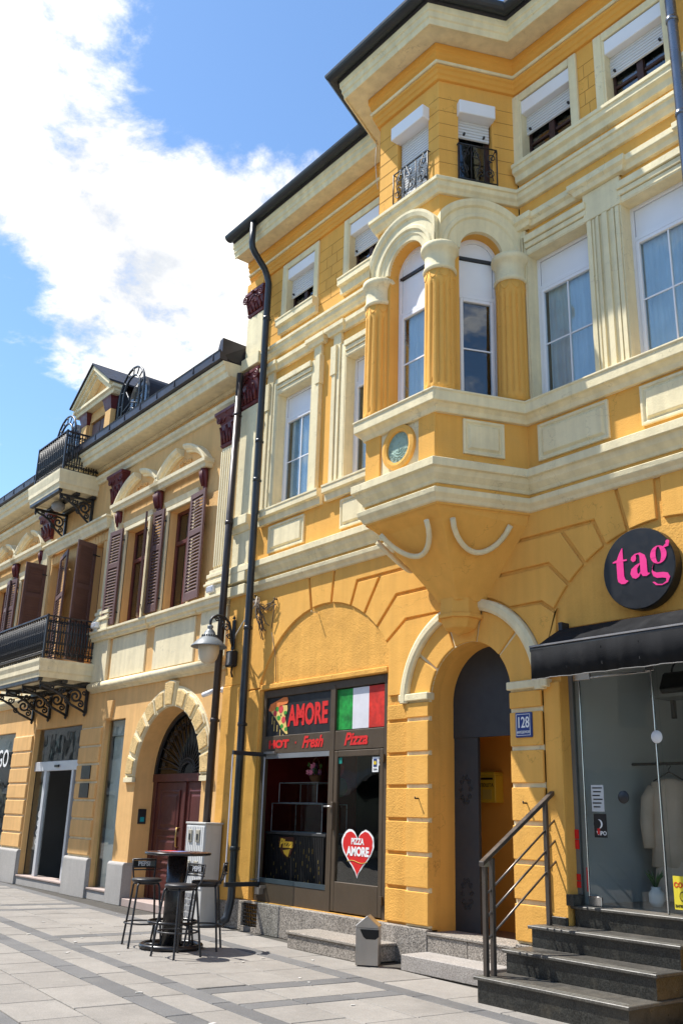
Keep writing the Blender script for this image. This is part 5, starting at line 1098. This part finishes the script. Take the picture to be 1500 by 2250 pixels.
add(MB().box(-20.86, -20.72, .08, .15, .19, 2.36).box(-19.36, -19.26, .08, .15, .19, 2.36), 'stile', gry, sd, bevel=.005); add(MB().box(-20.22, -20.02, .035, .075, 2.43, 2.48), 'sensor', blk, sd)
add(MB().box(-20.75, -19.95, .7, .74, .2, 2.5), 'shop_partition', mat('shop_grey', (.6, .6, .6), .9), LB)
q = MB()
for i in range(4): z = .88+i*.19; q.arc(-20.92, z, [(.055, .112), (.07, .112), (.07, .117), (.055, .117)], 0, 360, 16); q.box(-20.945, -20.895, .112, .117, z-.007, z+.007)
add(q, 'round_sticker', wht, sd)
vs2 = thing('umbrella_stand', 'dark cone-shaped stand with umbrellas inside the sliding shop door', 'umbrella stand', (-20.0, 1.1, .19))
q = MB(); 
for i in range(8): a = i*.8; q.tube([(-20.0, 1.1, .25), (-20.0+.42*math.cos(a), 1.1+.2*math.sin(a), 1.15+.1*math.sin(i*2)), (-20.0+.46*math.cos(a), 1.1+.22*math.sin(a), 1.32)], [.02, .045, .012], 6)
q.lathe([(.16, .19), (.16, .21), (.02, .24)], -20.0, 1.1, 16); add(q, 'umbrella', blk, vs2)
for z0, z1 in ((2.16, 2.42), (1.80, 2.08)): add(MB().box(-18.55, -18.12, -.062, -.045, z0, z1), 'name_plaque', mat('dark_plaque', (.03, .025, .022), .35, .15, 5, metal=.3), LB, bevel=.004)
ic = thing('intercom', 'small dark intercom panel on the reveal left of the red door', 'intercom', (-16.2, .2, 1.5)); add(MB().box(-16.25, -16.225, .12, .28, 1.36, 1.62), 'housing', m_gut(), ic, bevel=.006); add(MB().box(-16.226, -16.222, .16, .24, 1.40, 1.48), 'screen', mat('teal_screen', (.02, .28, .32), .3), ic)
# --- downpipe of the peach house
pipe([(-13.10, -.25, 9.1), (-13.18, -.25, 1.40)], .062, 'downpipe', LB, mat('brown_pipe', (.045, .033, .03), .38, .12, 4, metal=.35, spec=.5), [(-13.108, -.25, 8.3), (-13.13, -.25, 6.3), (-13.165, -.25, 3.0)])
pipe([(-13.18, -.25, 1.42), (-13.18, -.25, 1.2)], .048, 'downpipe_shoe', LB, MATS['brown_pipe'])
add(MB().box(LX1-.1, -13.20, .03, .3, 0, 9.3), 'party_joint', yelr, LB)
# --- balconies
def bal_panel(q, T, x0, x1, z0, z1, y=0.):
    n = max(1, round((x1-x0)/.125)); s = (x1-x0)/n; h = z1-z0
    for i in range(n):
        a, c = x0+i*s, x0+(i+.5)*s
        q.tube(T([(a, y, z0), (a, y, z1)]), .015, 5)
        q.tube(T([(c, y, z0+.03), (c, y, z0+h*.3), (c, y, z0+h*.5), (c, y, z0+h*.7), (c, y, z1-.03)]), [.010, .018, .028, .018, .010], 5)
        for sg_, zc in ((1, z1-.10), (-1, z0+.10)):
            q.tube(T(scroll(c-.032, zc, .034, .008, 0, 1.3*sg_, 9, y)), .011, 4); q.tube(T(scroll(c+.032, zc, .034, .008, math.pi, -1.3*sg_, 9, y)), .011, 4)
        for zc in (z0+h*.36, z0+h*.64): q.tube(T(scroll(c-.03, zc, .028, .006, 0, 1.2, 8, y)), .010, 4); q.tube(T(scroll(c+.03, zc, .028, .006, math.pi, -1.2, 8, y)), .010, 4)
    for zz in (z0, z0+.17, z1-.16): q.tube(T([(x0, y, zz), (x1, y, zz)]), .009, 5)
def bracket_mesh(dp, ht):
    q = MB(); P = lambda pts: [(0, -a, b) for a, b in pts]                     # a = outward, b = height below 0
    q.box(-.028, .028, -dp, 0, -.05, 0).box(-.028, .028, -.055, 0, -ht, -.05)
    q.tube(P([(dp-.02, -.05), (dp*.88, -.10), (dp*.72, -.14), (dp*.52, -.24), (dp*.34, -.40), (dp*.18, -ht*.84), (.05, -ht+.03)]), .026, 6)
    def sp(cx, cz, r, a0, turns, th, n=22):
        q.tube([(0, -cx-r*(1-.86*i/n)*math.cos(a0+turns*6.283*i/n), cz+r*(1-.86*i/n)*math.sin(a0+turns*6.283*i/n)) for i in range(n+1)], th, 6)
    sp(.26*dp, -.23, .15, .4, 1.6, .024); sp(.55*dp, -.13, .075, 2.5, 1.4, .019); sp(.15, -ht*.68, .075, 1.0, 1.4, .019); sp(.75*dp, -.095, .05, .5, 1.3, .016); sp(.42*dp, -.33, .06, 4.0, 1.3, .017); sp(.09, -.14, .06, 2.0, 1.3, .016)
    q.lathe([(.012, -ht-.06), (.035, -ht-.03), (.03, -ht), (.01, -ht+.02)], 0, -.04, 8); q.lathe([(.01, -.16), (.03, -.12), (.025, -.06)], 0, -dp+.03, 8)
    return q
def balcony(x0, x1, dp, zs0, zs1, zr, nbr, brd, name):
    q = MB().sweep([(x0, 0), (x0, -dp), (x1, -dp), (x1, 0)], [(-.10, zs0), (.0, zs0), (.015, zs0+.10), (.04, zs0+.13), (.04, zs0+.22), (.065, zs1-.06), (.065, zs1), (-.10, zs1)]).box(x0+.05, x1-.05, -dp+.05, .01, zs0+.02, zs1-.01)
    b = add(q, 'balcony_slab', crl, LB, bevel=.005)
    add(MB().box(x0+.03, x1-.03, -dp+.0, -dp+.09, zs0-.07, zs0-.003).box(x0+.03, x1-.03, -.12, -.02, zs0-.07, zs0-.003).box(x0+.03, x1-.03, -dp*.55, -dp*.55+.1, zs0-.07, zs0-.003), 'balcony_beam', iron, b)
    bm = bracket_mesh(dp-.1, brd); me = mesh(bm, 'balcony_bracket'); me.materials.append(iron)
    for i in range(nbr): x = x0+.15+(x1-x0-.3)*i/(nbr-1); link(me, 'balcony_bracket', None, b, (x-W[LB].x, -.015, zs0-.07))
    e = .05
    for (ax, ay_), (bx_, by_) in (((x0+e, -dp+e), (x1-e, -dp+e)), ((x1-e, -dp+e), (x1-e, -.03)), ((x0+e, -.03), (x0+e, -dp+e))):
        F_ = frame(ax, ay_, bx_-ax, by_-ay_); ln = math.hypot(bx_-ax, by_-ay_); T = lambda pts: [F_(*p) for p in pts]
        q = MB(); bal_panel(q, T, .0, ln, zs1+.05, zr-.03); add(q, 'railing_panel', iron, b)
        add(MB().box(0, ln, -.03, .03, zr-.03, zr, F_), 'top_rail', mat('worn_rail', (.05, .042, .045), .4, .15, 6, metal=.4), b)
    for x, y in ((x0+e, -dp+e), (x1-e, -dp+e)): add(MB().box(x-.022, x+.022, y-.022, y+.022, zs1, zr+.02), 'railing_post', iron, b)
    return b
balcony(-21.8, -18.58, 1.16, 4.10, 4.47, 5.38, 4, .56, 'lower')
balcony(-21.28, -19.48, .92, 8.44, 8.88, 9.86, 2, .60, 'upper')
bl_ = add(MB().lathe([(.02, 8.43), (.11, 8.40), (.16, 8.33), (.15, 8.25), (.09, 8.19), (.02, 8.18)], -20.4, -.55, 18), 'balcony_lamp', mat('lamp_grey', (.3, .3, .3), .5), LB)
# --- dormer with pediment and round-headed attic grilles
dx0, dx1, dyy = -21.42, -19.32, .0; dcx = (dx0+dx1)/2
q = MB().wall(dx0+.22, dx1-.22, 9.3, 11.1, dyy, [(dcx-.48, dcx+.48, 9.3, 10.75)], .12); q.box(dx0+.22, dx0+.26, .0, 2.2, 9.3, 11.1).box(dx1-.26, dx1-.22, .0, 2.2, 9.3, 11.1)
dm = add(q, 'dormer', pch, LB, norm=False)
q = MB().box(dx0+.20, dx0+.52, -.08, .05, 9.4, 10.72).box(dx1-.52, dx1-.20, -.08, .05, 9.4, 10.72); add(q, 'dormer_pilaster', pch, dm, bevel=.006)
add(MB().loft([[(x+d*sx, -.08-d if k in (1, 2) else .05, z) for k, (x, sx) in enumerate(((a, -1), (a, -1), (b, 1), (b, 1)))] for d, z in ((0, 10.72), (.02, 10.8), (.06, 10.98), (.08, 11.02)) for a, b in ((dx0+.20, dx0+.52),)]).loft([[(x+d*sx, -.08-d if k in (1, 2) else .05, z) for k, (x, sx) in enumerate(((a, -1), (a, -1), (b, 1), (b, 1)))] for d, z in ((0, 10.72), (.02, 10.8), (.06, 10.98), (.08, 11.02)) for a, b in ((dx1-.52, dx1-.20),)]), 'dormer_capital', mar, dm)
add(MB().sweep([(dx0, .02), (dx0+.001, -.10), (dx1-.001, -.10), (dx1, .02)], [(-.1, 11.03), (.06, 11.04), (.08, 11.12), (.13, 11.15), (.13, 11.22), (-.1, 11.23)]), 'dormer_cornice', crl, dm)
ap = 12.08; add(MB().prism([(dx0+.05, 11.23), (dx1-.05, 11.23), (dcx, ap-.08)], -.02, .04), 'pediment_field', pch, dm)
for s, xe in ((1, dx0-.08), (-1, dx1+.08)):
    q = MB()
    for d0, d1, y in ((0, .10, -.30), (.10, .20, -.24), (.20, .30, -.17)): q.prism([(xe, 11.27-d0), (dcx, ap-d0), (dcx, ap-d1), (xe+s*.06, 11.27-d1+.04)], y, .03)
    add(q, 'pediment_rake', crl, dm)
rf = MB()
for s, xe in ((1, dx0-.12), (-1, dx1+.12)): rf.add([(xe, -.34, 11.26), (dcx, -.34, ap+.03), (dcx, 2.6, ap+.03), (xe, 2.6, 11.26), (xe, -.34, 11.30), (dcx, -.34, ap+.07), (dcx, 2.6, ap+.07), (xe, 2.6, 11.30)], [(0,1,2,3),(7,6,5,4),(0,4,5,1),(1,5,6,2),(2,6,7,3),(3,7,4,0)])
add(rf, 'dormer_roof', mat('dark_sheet_roof', (.035, .032, .036)), dm)
add(MB().box(dx1-.24, dx1-.18, .06, 2.2, 9.5, 11.3), 'dormer_cheek', MATS['dark_sheet_roof'], dm)
for s in (-1, 1):
    q = MB().box(dcx+s*.24-.22, dcx+s*.24+.22, .05, .08, 9.4, 10.72); l = add(q, 'dormer_shutter', shu, dm)
    key = 'd'
    if key not in SLM: SLM[key] = mesh(MB().box(-.16, .16, -.02, .01, -.012, .012), 'slat'); SLM[key].materials.append(shu)
for cx in (-18.45, -22.25):
    q = MB(); y = .35; T = lambda pts: pts
    for r in (.62, .42):
        q.tube([(cx-r, y-.25, 9.6), (cx-r, y-.25, 10.75)]+[(cx+r*math.sin(R_(a)), y-.25, 10.75+r*math.cos(R_(a))) for a in range(-80, 81, 16)]+[(cx+r, y-.25, 10.75), (cx+r, y-.25, 9.6)], .028, 6)
    for a in range(-75, 76, 25): q.tube([(cx+.42*math.sin(R_(a)), y-.25, 10.75+.42*math.cos(R_(a))), (cx+.62*math.sin(R_(a)), y-.25, 10.75+.62*math.cos(R_(a)))], .016, 5)
    for z in (9.8, 10.05, 10.3, 10.55): 
        for s in (-1, 1): q.tube([(cx+s*.42, y-.25, z), (cx+s*.62, y-.25, z)], .016, 5)
    q.tube([(cx-.42, y-.25, 10.35), (cx, y-.25, 10.5), (cx+.42, y-.25, 10.35)], .016, 5); q.tube([(cx+.3*math.sin(R_(a)), y-.25, 9.95+.4*math.cos(R_(a))) for a in range(-90, 91, 15)], .016, 5); q.tube([(cx, y-.25, 10.48), (cx-.3, y-.25, 10.85)], .016, 5)
    at = add(q, 'attic_window_grille', m_gut(), LB)
    P = [(cx-.5, 9.5)]+[(cx+.5*math.sin(R_(a)), 10.7+.5*math.cos(R_(a))) for a in range(-90, 91, 12)]+[(cx+.5, 9.5)]
    add(MB().prism(P, y-.05, 2.6), 'attic_dormer', MATS['dark_sheet_roof'], LB, bevel=.0); add(MB().prism(inset(P, .1), y-.07, y-.045), 'attic_pane', glass('upper_glass'), at)
dm.location.y += .17
# ---------------------------------------------------------------- small things on the walls
def cctv(loc, lab, ang, kind=0, rz=0.):
    t = thing('security_camera', lab, 'camera', loc, rz); m = m_pvc()
    if kind: 
        add(MB().box(-.10, .10, -.09, .09, .05, .17), 'housing', m, t, local=True, bevel=.02, seg=2); add(MB().box(-.03, .03, -.03, .03, 0, .05), 'foot', m, t, local=True); add(MB().box(-.08, .08, -.094, -.088, .07, .15), 'lens_window', mat('grey_lens', (.4, .4, .42), .3), t, local=True)
    else:
        add(MB().lathe([(.045, 0), (.05, .03), (.02, .035)], 0, 0, 14, fr=lambda a, b, c: (a, -c, b)), 'wall_base', m, t, local=True)
        add(MB().tube([(0, -.03, 0), (-.03, -.09, .0), (-.08, -.12, -.02)], .016, 8), 'arm', m, t, local=True)
        add(MB().tube([(-.06, -.11, -.01), (-.30, -.20, -.08)], .042, 14), 'housing', m, t, local=True); add(MB().tube([(-.298, -.199, -.0795), (-.31, -.204, -.083)], .034, 14), 'lens', m_iron(), t, local=True)
    return t
cctv((-13.36, -.0, 3.52), 'white bullet security camera beside the brown downpipe above the red door', 0)
cctv((-13.72, -.12, 5.14), 'white box floodlight on the ledge beneath the right pilaster', 0, 1)
cctv((-18.35, -.16, 5.14), 'white box floodlight on the ledge beside the lower balcony', 0, 1)
# wall lamp
lx = -12.97; lp = thing('wall_lamp', 'grey conical street lamp on a curled iron wall bracket', 'street lamp', (lx, 0, 4.35))
lc_y, lcx = -.56, lx
add(MB().box(lx-.045, lx+.045, -.13, -.10, 4.12, 4.62), 'wall_plate', iron, lp, bevel=.01)
q = MB(); q.tube([(lx, -.12, 4.18), (lx, -.16, 4.28), (lx, -.17, 4.42), (lx, -.21, 4.56), (lx, -.32, 4.645), (lx, -.44, 4.65), (lx, -.53, 4.60), (lx, -.56, 4.54), (lx, -.56, 4.44)], .022, 10)
add(q, 'arm', iron, lp)
q = MB()
for cy, cz, r in ((-.26, 4.47, .07), (-.36, 4.55, .055), (-.45, 4.58, .04), (-.20, 4.33, .05)): q.tube([(lx, cy-r*(1-.8*i/16)*math.cos(i*.55), cz+r*(1-.8*i/16)*math.sin(i*.55)) for i in range(17)], .011, 6)
q.lathe([(.0, 4.62), (.03, 4.64), (.0, 4.70)], lx, -.12, 10); q.tube([(lx, -.13, 4.12), (lx, -.13, 4.02)], .014, 6); add(q, 'scrollwork', iron, lp)
lg_ = mat('grey_lamp_paint', (.17, .19, .20), .45, .15, 5, spec=.4, streak=.1)
add(MB().lathe([(.025, 4.47), (.045, 4.46), (.05, 4.43), (.035, 4.41), (.06, 4.385), (.085, 4.35), (.10, 4.31), (.12, 4.30), (.12, 4.27), (.14, 4.26), (.20, 4.21), (.285, 4.125), (.29, 4.11), (.28, 4.11), (.19, 4.19), (.12, 4.23)], lcx, lc_y, 30), 'lamp_shade', lg_, lp)
q = MB()
for i in range(20): a = 2*math.pi*i/20; q.box(lcx+.122*math.cos(a)-.006, lcx+.122*math.cos(a)+.006, lc_y+.122*math.sin(a)-.006, lc_y+.122*math.sin(a)+.006, 4.27, 4.305)
add(q, 'shade_frill', iron, lp)
add(MB().lathe([(.165, 4.19), (.172, 4.12), (.165, 4.02), (.14, 3.93), (.10, 3.87), (.05, 3.845), (.001, 3.84)], lcx, lc_y, 26), 'globe', mat('milk_glass', (.56, .50, .38), .35, .06, 3, spec=.5), lp)
jb = thing('junction_box', 'small black electric box on the wall below the street lamp', 'junction box', (-12.94, -.08, 3.95)); add(MB().box(-13.04, -12.85, -.20, -.085, 3.84, 4.10), 'case', mat('black_plastic', (.02, .02, .022), .5, .1, 4), jb, bevel=.012); add(MB().box(-13.015, -12.90, -.204, -.199, 3.87, 4.07), 'label_plate', mat('grey_label', (.18, .18, .19), .5), jb); add(MB().tube([(-12.95, -.12, 3.84), (-12.96, -.12, 3.76), (-12.94, -.11, 3.68)], .016, 6), 'cable_stub', iron, jb)
cb = thing('cable_tangle', 'tangle of loose cables hanging on the yellow wall beside the downpipe', 'cables', (-12.2, 0, 4.6)); gc = mat('old_cable', (.14, .10, .07), .7, .2, 8)
for k in range(14):
    x0, z0 = -12.58+random.uniform(0, .2), 4.93-random.uniform(0, .12); pts = [(x0, -.03, z0)]
    if k < 6: tgt = (-11.93+random.uniform(-.03, .03), -.04, 4.78+random.uniform(-.06, .06))
    else: tgt = (-12.18+random.uniform(-.12, .16), -.03, 4.25+random.uniform(-.1, .2))
    for i in range(1, 7):
        t_ = i/6; pts.append((x0+(tgt[0]-x0)*t_+random.uniform(-.035, .035), -.03-random.uniform(0, .05), z0+(tgt[2]-z0)*t_-(.13*math.sin(math.pi*t_) if k < 6 else 0)+random.uniform(-.04, .04)))
    add(MB().tube(pts, random.choice((.006, .008, .010)), 5), 'cable', gc, cb)
add(MB().tube([(-11.95, -.035, 4.78), (-11.93, -.05, 4.6), (-12.0, -.03, 4.36)], .008, 5), 'cable', gc, cb)
add(MB().tube([(-12.0, -.02, 4.3), (-11.9, .012, 3.9), (-11.86, .012, 3.52)], .006, 5), 'cable', gc, cb)
add(MB().tube([(-12.9, -.12, 4.30), (-12.7, -.24, 4.32), (-12.5, -.25, 4.48), (-12.38, -.1, 4.8), (-12.45, -.04, 4.94)], .009, 6), 'cable', mat('pale_cable', (.5, .47, .42), .6), cb)
for x, z in ((-12.5, 4.96), (-11.93, 4.82)): add(MB().tube([(x, .01, z), (x, -.05, z), (x, -.05, z+.02)], .012, 6), 'anchor', iron, cb)
# ---------------------------------------------------------------- electric cabinet
ec = thing('electric_cabinet', 'tall pale grey street electric cabinet beside the red door', 'cabinet', (-13.22, -.25, 0))
cabm = mat('cabinet_grey', (.50, .49, .46), .6, .06, 2, streak=.12, dirt=((.3, .27, .22), .35))
add(MB().box(-13.52, -12.94, -.40, -.11, .0, 1.42), 'case', cabm, ec, bevel=.008)
add(MB().box(-13.535, -12.925, -.415, -.095, 1.42, 1.45), 'lid', cabm, ec, bevel=.006)
drm = mat('cabinet_white', (.66, .66, .64), .55, .04, 2, streak=.1)
for z0, z1 in ((.98, 1.40), (.50, .96)):
    add(MB().box(-13.505, -12.955, -.41, -.402, z0, z1), 'door', drm, ec, bevel=.004)
q = MB()
for i in range(11): q.box(-13.49+i*.052, -13.480+i*.052, -.414, -.409, .53, 1.38)
add(q, 'door_rib', mat('cabinet_rib', (.42, .42, .41), .6), ec)
for x in (-13.36, -13.13):
    for z in (1.25, .80): add(MB().box(x-.055, x+.055, -.428, -.41, z-.09, z+.09), 'lock_plate', mat('lock_beige', (.36, .33, .26), .5), ec, bevel=.006); add(MB().box(x-.018, x+.018, -.436, -.426, z-.06, z+.03), 'lock_handle', m_gut(), ec)
q = MB()
for i in range(4):
    for j in range(3): q.box(-13.46+j*.12, -13.37+j*.12, -.408, -.4, .10+i*.09, .16+i*.09)
add(q, 'vent', mat('vent_grey', (.25, .25, .25), .7), ec)
# ---------------------------------------------------------------- bar table and stools
bt = thing('bar_table', 'black round bar table standing on the pavement', 'table', (-11.08, -1.88, 0)); bk = mat('black_lacquer', (.014, .013, .014), .28, .15, 4, spec=.5)
def L_(mb_, nm, m, t=bt, **k): return add(mb_, nm, m, t, local=True, **k)
L_(MB().lathe([(.001, 1.075), (.38, 1.075), (.405, 1.085), (.405, 1.105), (.395, 1.112), (.001, 1.112)], n=40), 'table_top', mat('dark_red_top', (.05, .012, .012), .25, .15, 4, spec=.5))
L_(MB().tube([(.402*math.cos(2*math.pi*i/40), .402*math.sin(2*math.pi*i/40), 1.095) for i in range(40)], .016, 8, closed=True), 'table_edge', bk)
L_(MB().lathe([(.125, .03), (.125, 1.075)], n=28), 'column', bk)
L_(MB().tube([(.36*math.cos(2*math.pi*i/36), .36*math.sin(2*math.pi*i/36), .03) for i in range(36)], .034, 10, closed=True), 'base_ring', bk)
for k in range(4): a = R_(45+90*k); L_(MB().tube([(.1*math.cos(a), .1*math.sin(a), .03), (.35*math.cos(a), .35*math.sin(a), .03)], .02, 8), 'base_arm', bk)
L_(MB().tube([(.30*math.cos(2*math.pi*i/36), .30*math.sin(2*math.pi*i/36), .30) for i in range(36)], .018, 8, closed=True), 'foot_ring', bk)
for k in range(4): a = R_(20+90*k); L_(MB().tube([(.3*math.cos(a), .3*math.sin(a), .30), (.34*math.cos(a), .34*math.sin(a), .05)], .012, 6), 'ring_leg', bk)
for z0, z1, a0 in ((.62, .86, 195), (.30, .42, 195), (.45, .58, 195), (.18, .27, 196)):
    rg = [[(.127*math.cos(R_(a0+t)), .127*math.sin(R_(a0+t)), z) for t in range(0, 41, 8)] for z in (z0, z1)]; L_(MB().loft(rg, False, False, False), 'column_sticker', wht, norm=False)
mn = thing('menu_sheet', 'white and red paper menu lying on the bar table', 'menu', (-11.15, -1.9, 1.113), R_(25)); L_(MB().box(-.17, .17, -.12, .12, 0, .004), 'sheet', mat('menu_paper', (.62, .56, .58), .5), mn); L_(MB().box(-.15, .0, -.1, .1, .004, .0055), 'print_area', red, mn); L_(MB().box(.02, .15, -.1, .1, .004, .0055), 'print_area', mat('blue_print', (.1, .14, .4), .5), mn)
leather = mat('black_leatherette', (.022, .02, .021), .42, .12, 5, bump=.2, bscale=80, spec=.45)
def stool():
    t = thing('bar_stool', 'x', 'bar stool', (0, 0, 0), .0001, 'black bar stools round the table')
    A = lambda *a, **k: L_(*a, t=t, **k)
    A(MB().lathe([(.001, .735), (.16, .735), (.185, .75), (.19, .77), (.175, .785), (.001, .79)], n=28), 'seat', leather)
    for sx in (-1, 1):
        for sy in (-1, 1): A(MB().tube([(sx*.12, sy*.12, .735), (sx*.135, sy*.135, .70), (sx*.20, sy*.20, .01), (sx*.201, sy*.201, 0)], [.013, .0135, .013, .015], 8), 'leg', iron)
    A(MB().tube([(.235*math.cos(2*math.pi*i/32), .235*math.sin(2*math.pi*i/32), .27) for i in range(32)], .010, 7, closed=True), 'foot_ring', iron)
    A(MB().tube([(.145*math.cos(2*math.pi*i/24), .145*math.sin(2*math.pi*i/24), .727) for i in range(24)], .011, 7, closed=True), 'seat_ring', iron)
    for s in (-1, 1): A(MB().tube([(s*.12, .13, .73), (s*.135, .19, .80), (s*.145, .215, .90), (s*.15, .225, 1.0)], .011, 7), 'back_post', iron)
    for z in (.87, .90, .995): A(MB().tube([(-.15, .222, z), (0, .25, z+.002), (.15, .222, z)], .012 if z > .9 else .009, 7), 'back_rail', iron)
    A(MB().loft([[(x, .226+.024*(1-(x/.15)**2)+dy_, z) for x in (-.142, -.07, 0, .07, .142)] for z, dy_ in ((.905, .002), (.98, .002))], False, False, False), 'back_panel', bk, norm=False)
    text('PEPSI', 'lettering', mat('pale_letter', (.55, .55, .56), .5), t, face_mat(0, .232, .943), .075, .003, .0015, .95)
    return t
def copy_tree(o, parent=None):
    c = o.copy(); COL.objects.link(c); c.parent = parent
    for ch in list(o.children): copy_tree(ch, c)
    return c
s0_ = stool()
for k, (x, y, dr_, lab) in enumerate(((-11.40, -2.12, (-.9, .25), 'black bar stool left of the bar table, nearest the sliding shop door'), (-10.42, -2.18, (-.2, .98), 'black bar stool standing in front of the bar table column'), (-10.84, -1.58, (.62, .78), 'black bar stool right of the bar table, nearest the yellow wall'))):
    o = s0_ if k == 0 else copy_tree(s0_)
    o.location = (x, y, 0); o.rotation_euler = (0, 0, math.atan2(dr_[1], dr_[0])-math.pi/2); o['label'] = lab
# ---------------------------------------------------------------- litter bin
bn = thing('litter_bin', 'small steel litter bin with a gabled lid and black flap on the pavement', 'litter bin', (-8.87, -.58, 0), R_(40)); stm = m_steel()
hw, hd, he, ha = .13, .10, .40, .53
L_(MB().box(-hw, hw, -hd, hd, .012, he), 'bin_body', stm, bn, bevel=.004)
L_(MB().box(-hw+.02, hw-.02, -hd+.02, hd-.02, 0, .012), 'bin_foot', m_iron(), bn)
L_(MB().prism([(-hw-.004, he), (hw+.004, he), (hw+.004, he+.02), (0, ha), (-hw-.004, he+.02)], -hd-.004, hd+.004), 'gabled_lid', stm, bn, bevel=.004)
L_(MB().prism([(-hw+.05, he-.015), (hw+.008, he-.015), (hw+.008, he-.085), (hw-.03, he-.115), (-hw+.12, he-.115), (-hw+.09, he-.09)], -hd-.012, -hd+.005), 'flap', mat('black_flap', (.012, .012, .012), .4, .2, 5), bn)
L_(MB().tube([(-hw-.005, 0, he-.03), (-hw-.02, 0, he-.03)], .012, 8), 'lid_rivet', stm, bn)
for s in (1, -1): L_(MB().add([(s*hw*.25, -hd*.8, ha-.03+.002), (s*hw*.85, -hd*.8, he+.04+.002), (s*hw*.85, hd*.8, he+.04+.002), (s*hw*.25, hd*.8, ha-.03+.002)], [(0, 1, 2, 3)]), 'lid_plate', wht, bn, norm=False) if 0 else None

q = MB()
for i in range(26):
    x, y = random.uniform(-19, -7), random.uniform(-3.8, -.5); a = random.uniform(0, 3); l, w_ = random.uniform(.012, .035), random.uniform(.006, .02)
    c_, s_ = math.cos(a), math.sin(a); q.add([(x+u*c_-v*s_, y+u*s_+v*c_, z) for z in (.003, .008) for u, v in ((-l, -w_), (l, -w_), (l, w_), (-l, w_))], [(0,3,2,1),(4,5,6,7),(0,1,5,4),(1,2,6,5),(2,3,7,6),(3,0,4,7)])
add(q, 'pavement_litter', mat('litter_white', (.6, .57, .52), .8, .2, 5), kind='stuff', label='tiny pale scraps of litter scattered over the paving', cat='litter')
# ---------------------------------------------------------------- houses on the other side of the street, seen in the glass
def far_house(x0, x1, h, m, lab, yf=-17.5):
    t = thing('opposite_house', lab, 'building', ((x0+x1)/2, yf, 0)); xs = [x0+1.2+i*2.4 for i in range(int((x1-x0-1.6)/2.4)+1)]
    holes = [(x, x+1.1, z, z+1.9) for x in xs for z in (4.6, 7.9) if z+2 < h]; shp = [(x0+.8+i*4, x0+4.2+i*4, .4, 3.2) for i in range(int((x1-x0)/4))]
    F_ = frame(x1, yf, -1, 0); mir = lambda a: (x1-a[1], x1-a[0], a[2], a[3])
    add(MB().wall(0, x1-x0, 0, h, 0, [mir(a) for a in holes+shp], .25, fr=F_), 'wall', m, t, norm=False)
    add(MB().box(x0, x1, yf-6, yf-.5, 0, h), 'core', mat('dark_interior', (.012, .011, .011)), t)
    add(MB().box(x0-.1, x1+.1, yf-.3, yf+.45, h, h+.4), 'cornice', m_crm(), t)
    for a in holes+shp: add(MB().box(a[0], a[1], yf-.2, yf-.18, a[2], a[3]), 'window', mat('far_pane', (.03, .04, .05), .1, spec=.6), t)
    for a in shp[::2]: add(MB().prism([(0, 0), (1.6, -.9), (1.6, -1.1), (0, -.1)], 0, a[1]-a[0], fr=lambda x, y, z: (a[0]+y, yf+x, 3.5+z)), 'awning', mat('far_awning', (.55, .5, .42), .8), t)
far_house(-34, -14.5, 9.6, mat('far_ochre', (.50, .42, .30), .9, .08, .6), 'ochre shop house across the street, mirrored in the shop glass')
far_house(-14.3, 6, 8.8, mat('far_cream', (.56, .52, .45), .9, .08, .6), 'cream shop house across the street, mirrored in the boutique door')
far_house(-78, -34.3, 10.2, mat('far_grey', (.42, .38, .33), .9, .08, .6), 'long grey shop house further down the street, mirrored in the sliding door')
# ---------------------------------------------------------------- give every separate piece of these parts its own object
def split_loose(o):
    me = o.data; n = len(me.vertices); par = list(range(n))
    def find(a):
        while par[a] != a: par[a] = par[par[a]]; a = par[a]
        return a
    for e in me.edges: par[find(e.vertices[0])] = find(e.vertices[1])
    grp_ = {}
    for p in me.polygons: grp_.setdefault(find(p.vertices[0]), []).append(p)
    if len(grp_) < 2: return
    keep = True
    for ps_ in grp_.values():
        ids = sorted({v for p in ps_ for v in p.vertices}); mp = {v: i for i, v in enumerate(ids)}
        nm = bpy.data.meshes.new(o.name); nm.from_pydata([me.vertices[v].co[:] for v in ids], [], [tuple(mp[v] for v in p.vertices) for p in ps_])
        nm.polygons.foreach_set('use_smooth', [p.use_smooth for p in ps_]); nm.materials.append(me.materials[0])
        if keep: o.data = nm; keep = False
        else:
            c = o.copy(); c.data = nm; COL.objects.link(c)
            for k in ('label', 'group'):
                if k in c and k == 'label': del c[k]
SPLIT = ('joint_backing', 'pipe_bracket', 'plinth', 'door_ornament', 'pilaster_block', 'pedestal', 'dormer_capital', 'dormer_pilaster', 'stile', 'impost', 'glass_panel', 'pier_strip', 'red_tape', 'security_sticker', 'corner_pilaster', 'sash_edge', 'sash_frame', 'sash_hinge', 'balcony_beam', 'sticker_print', 'bracket', 'kerb', 'shutter_stop', 'hinge', 'lock_plate', 'print_area')
for o in list(COL.objects):
    if o.type == 'MESH' and o.name.split('.')[0] in SPLIT: split_loose(o)
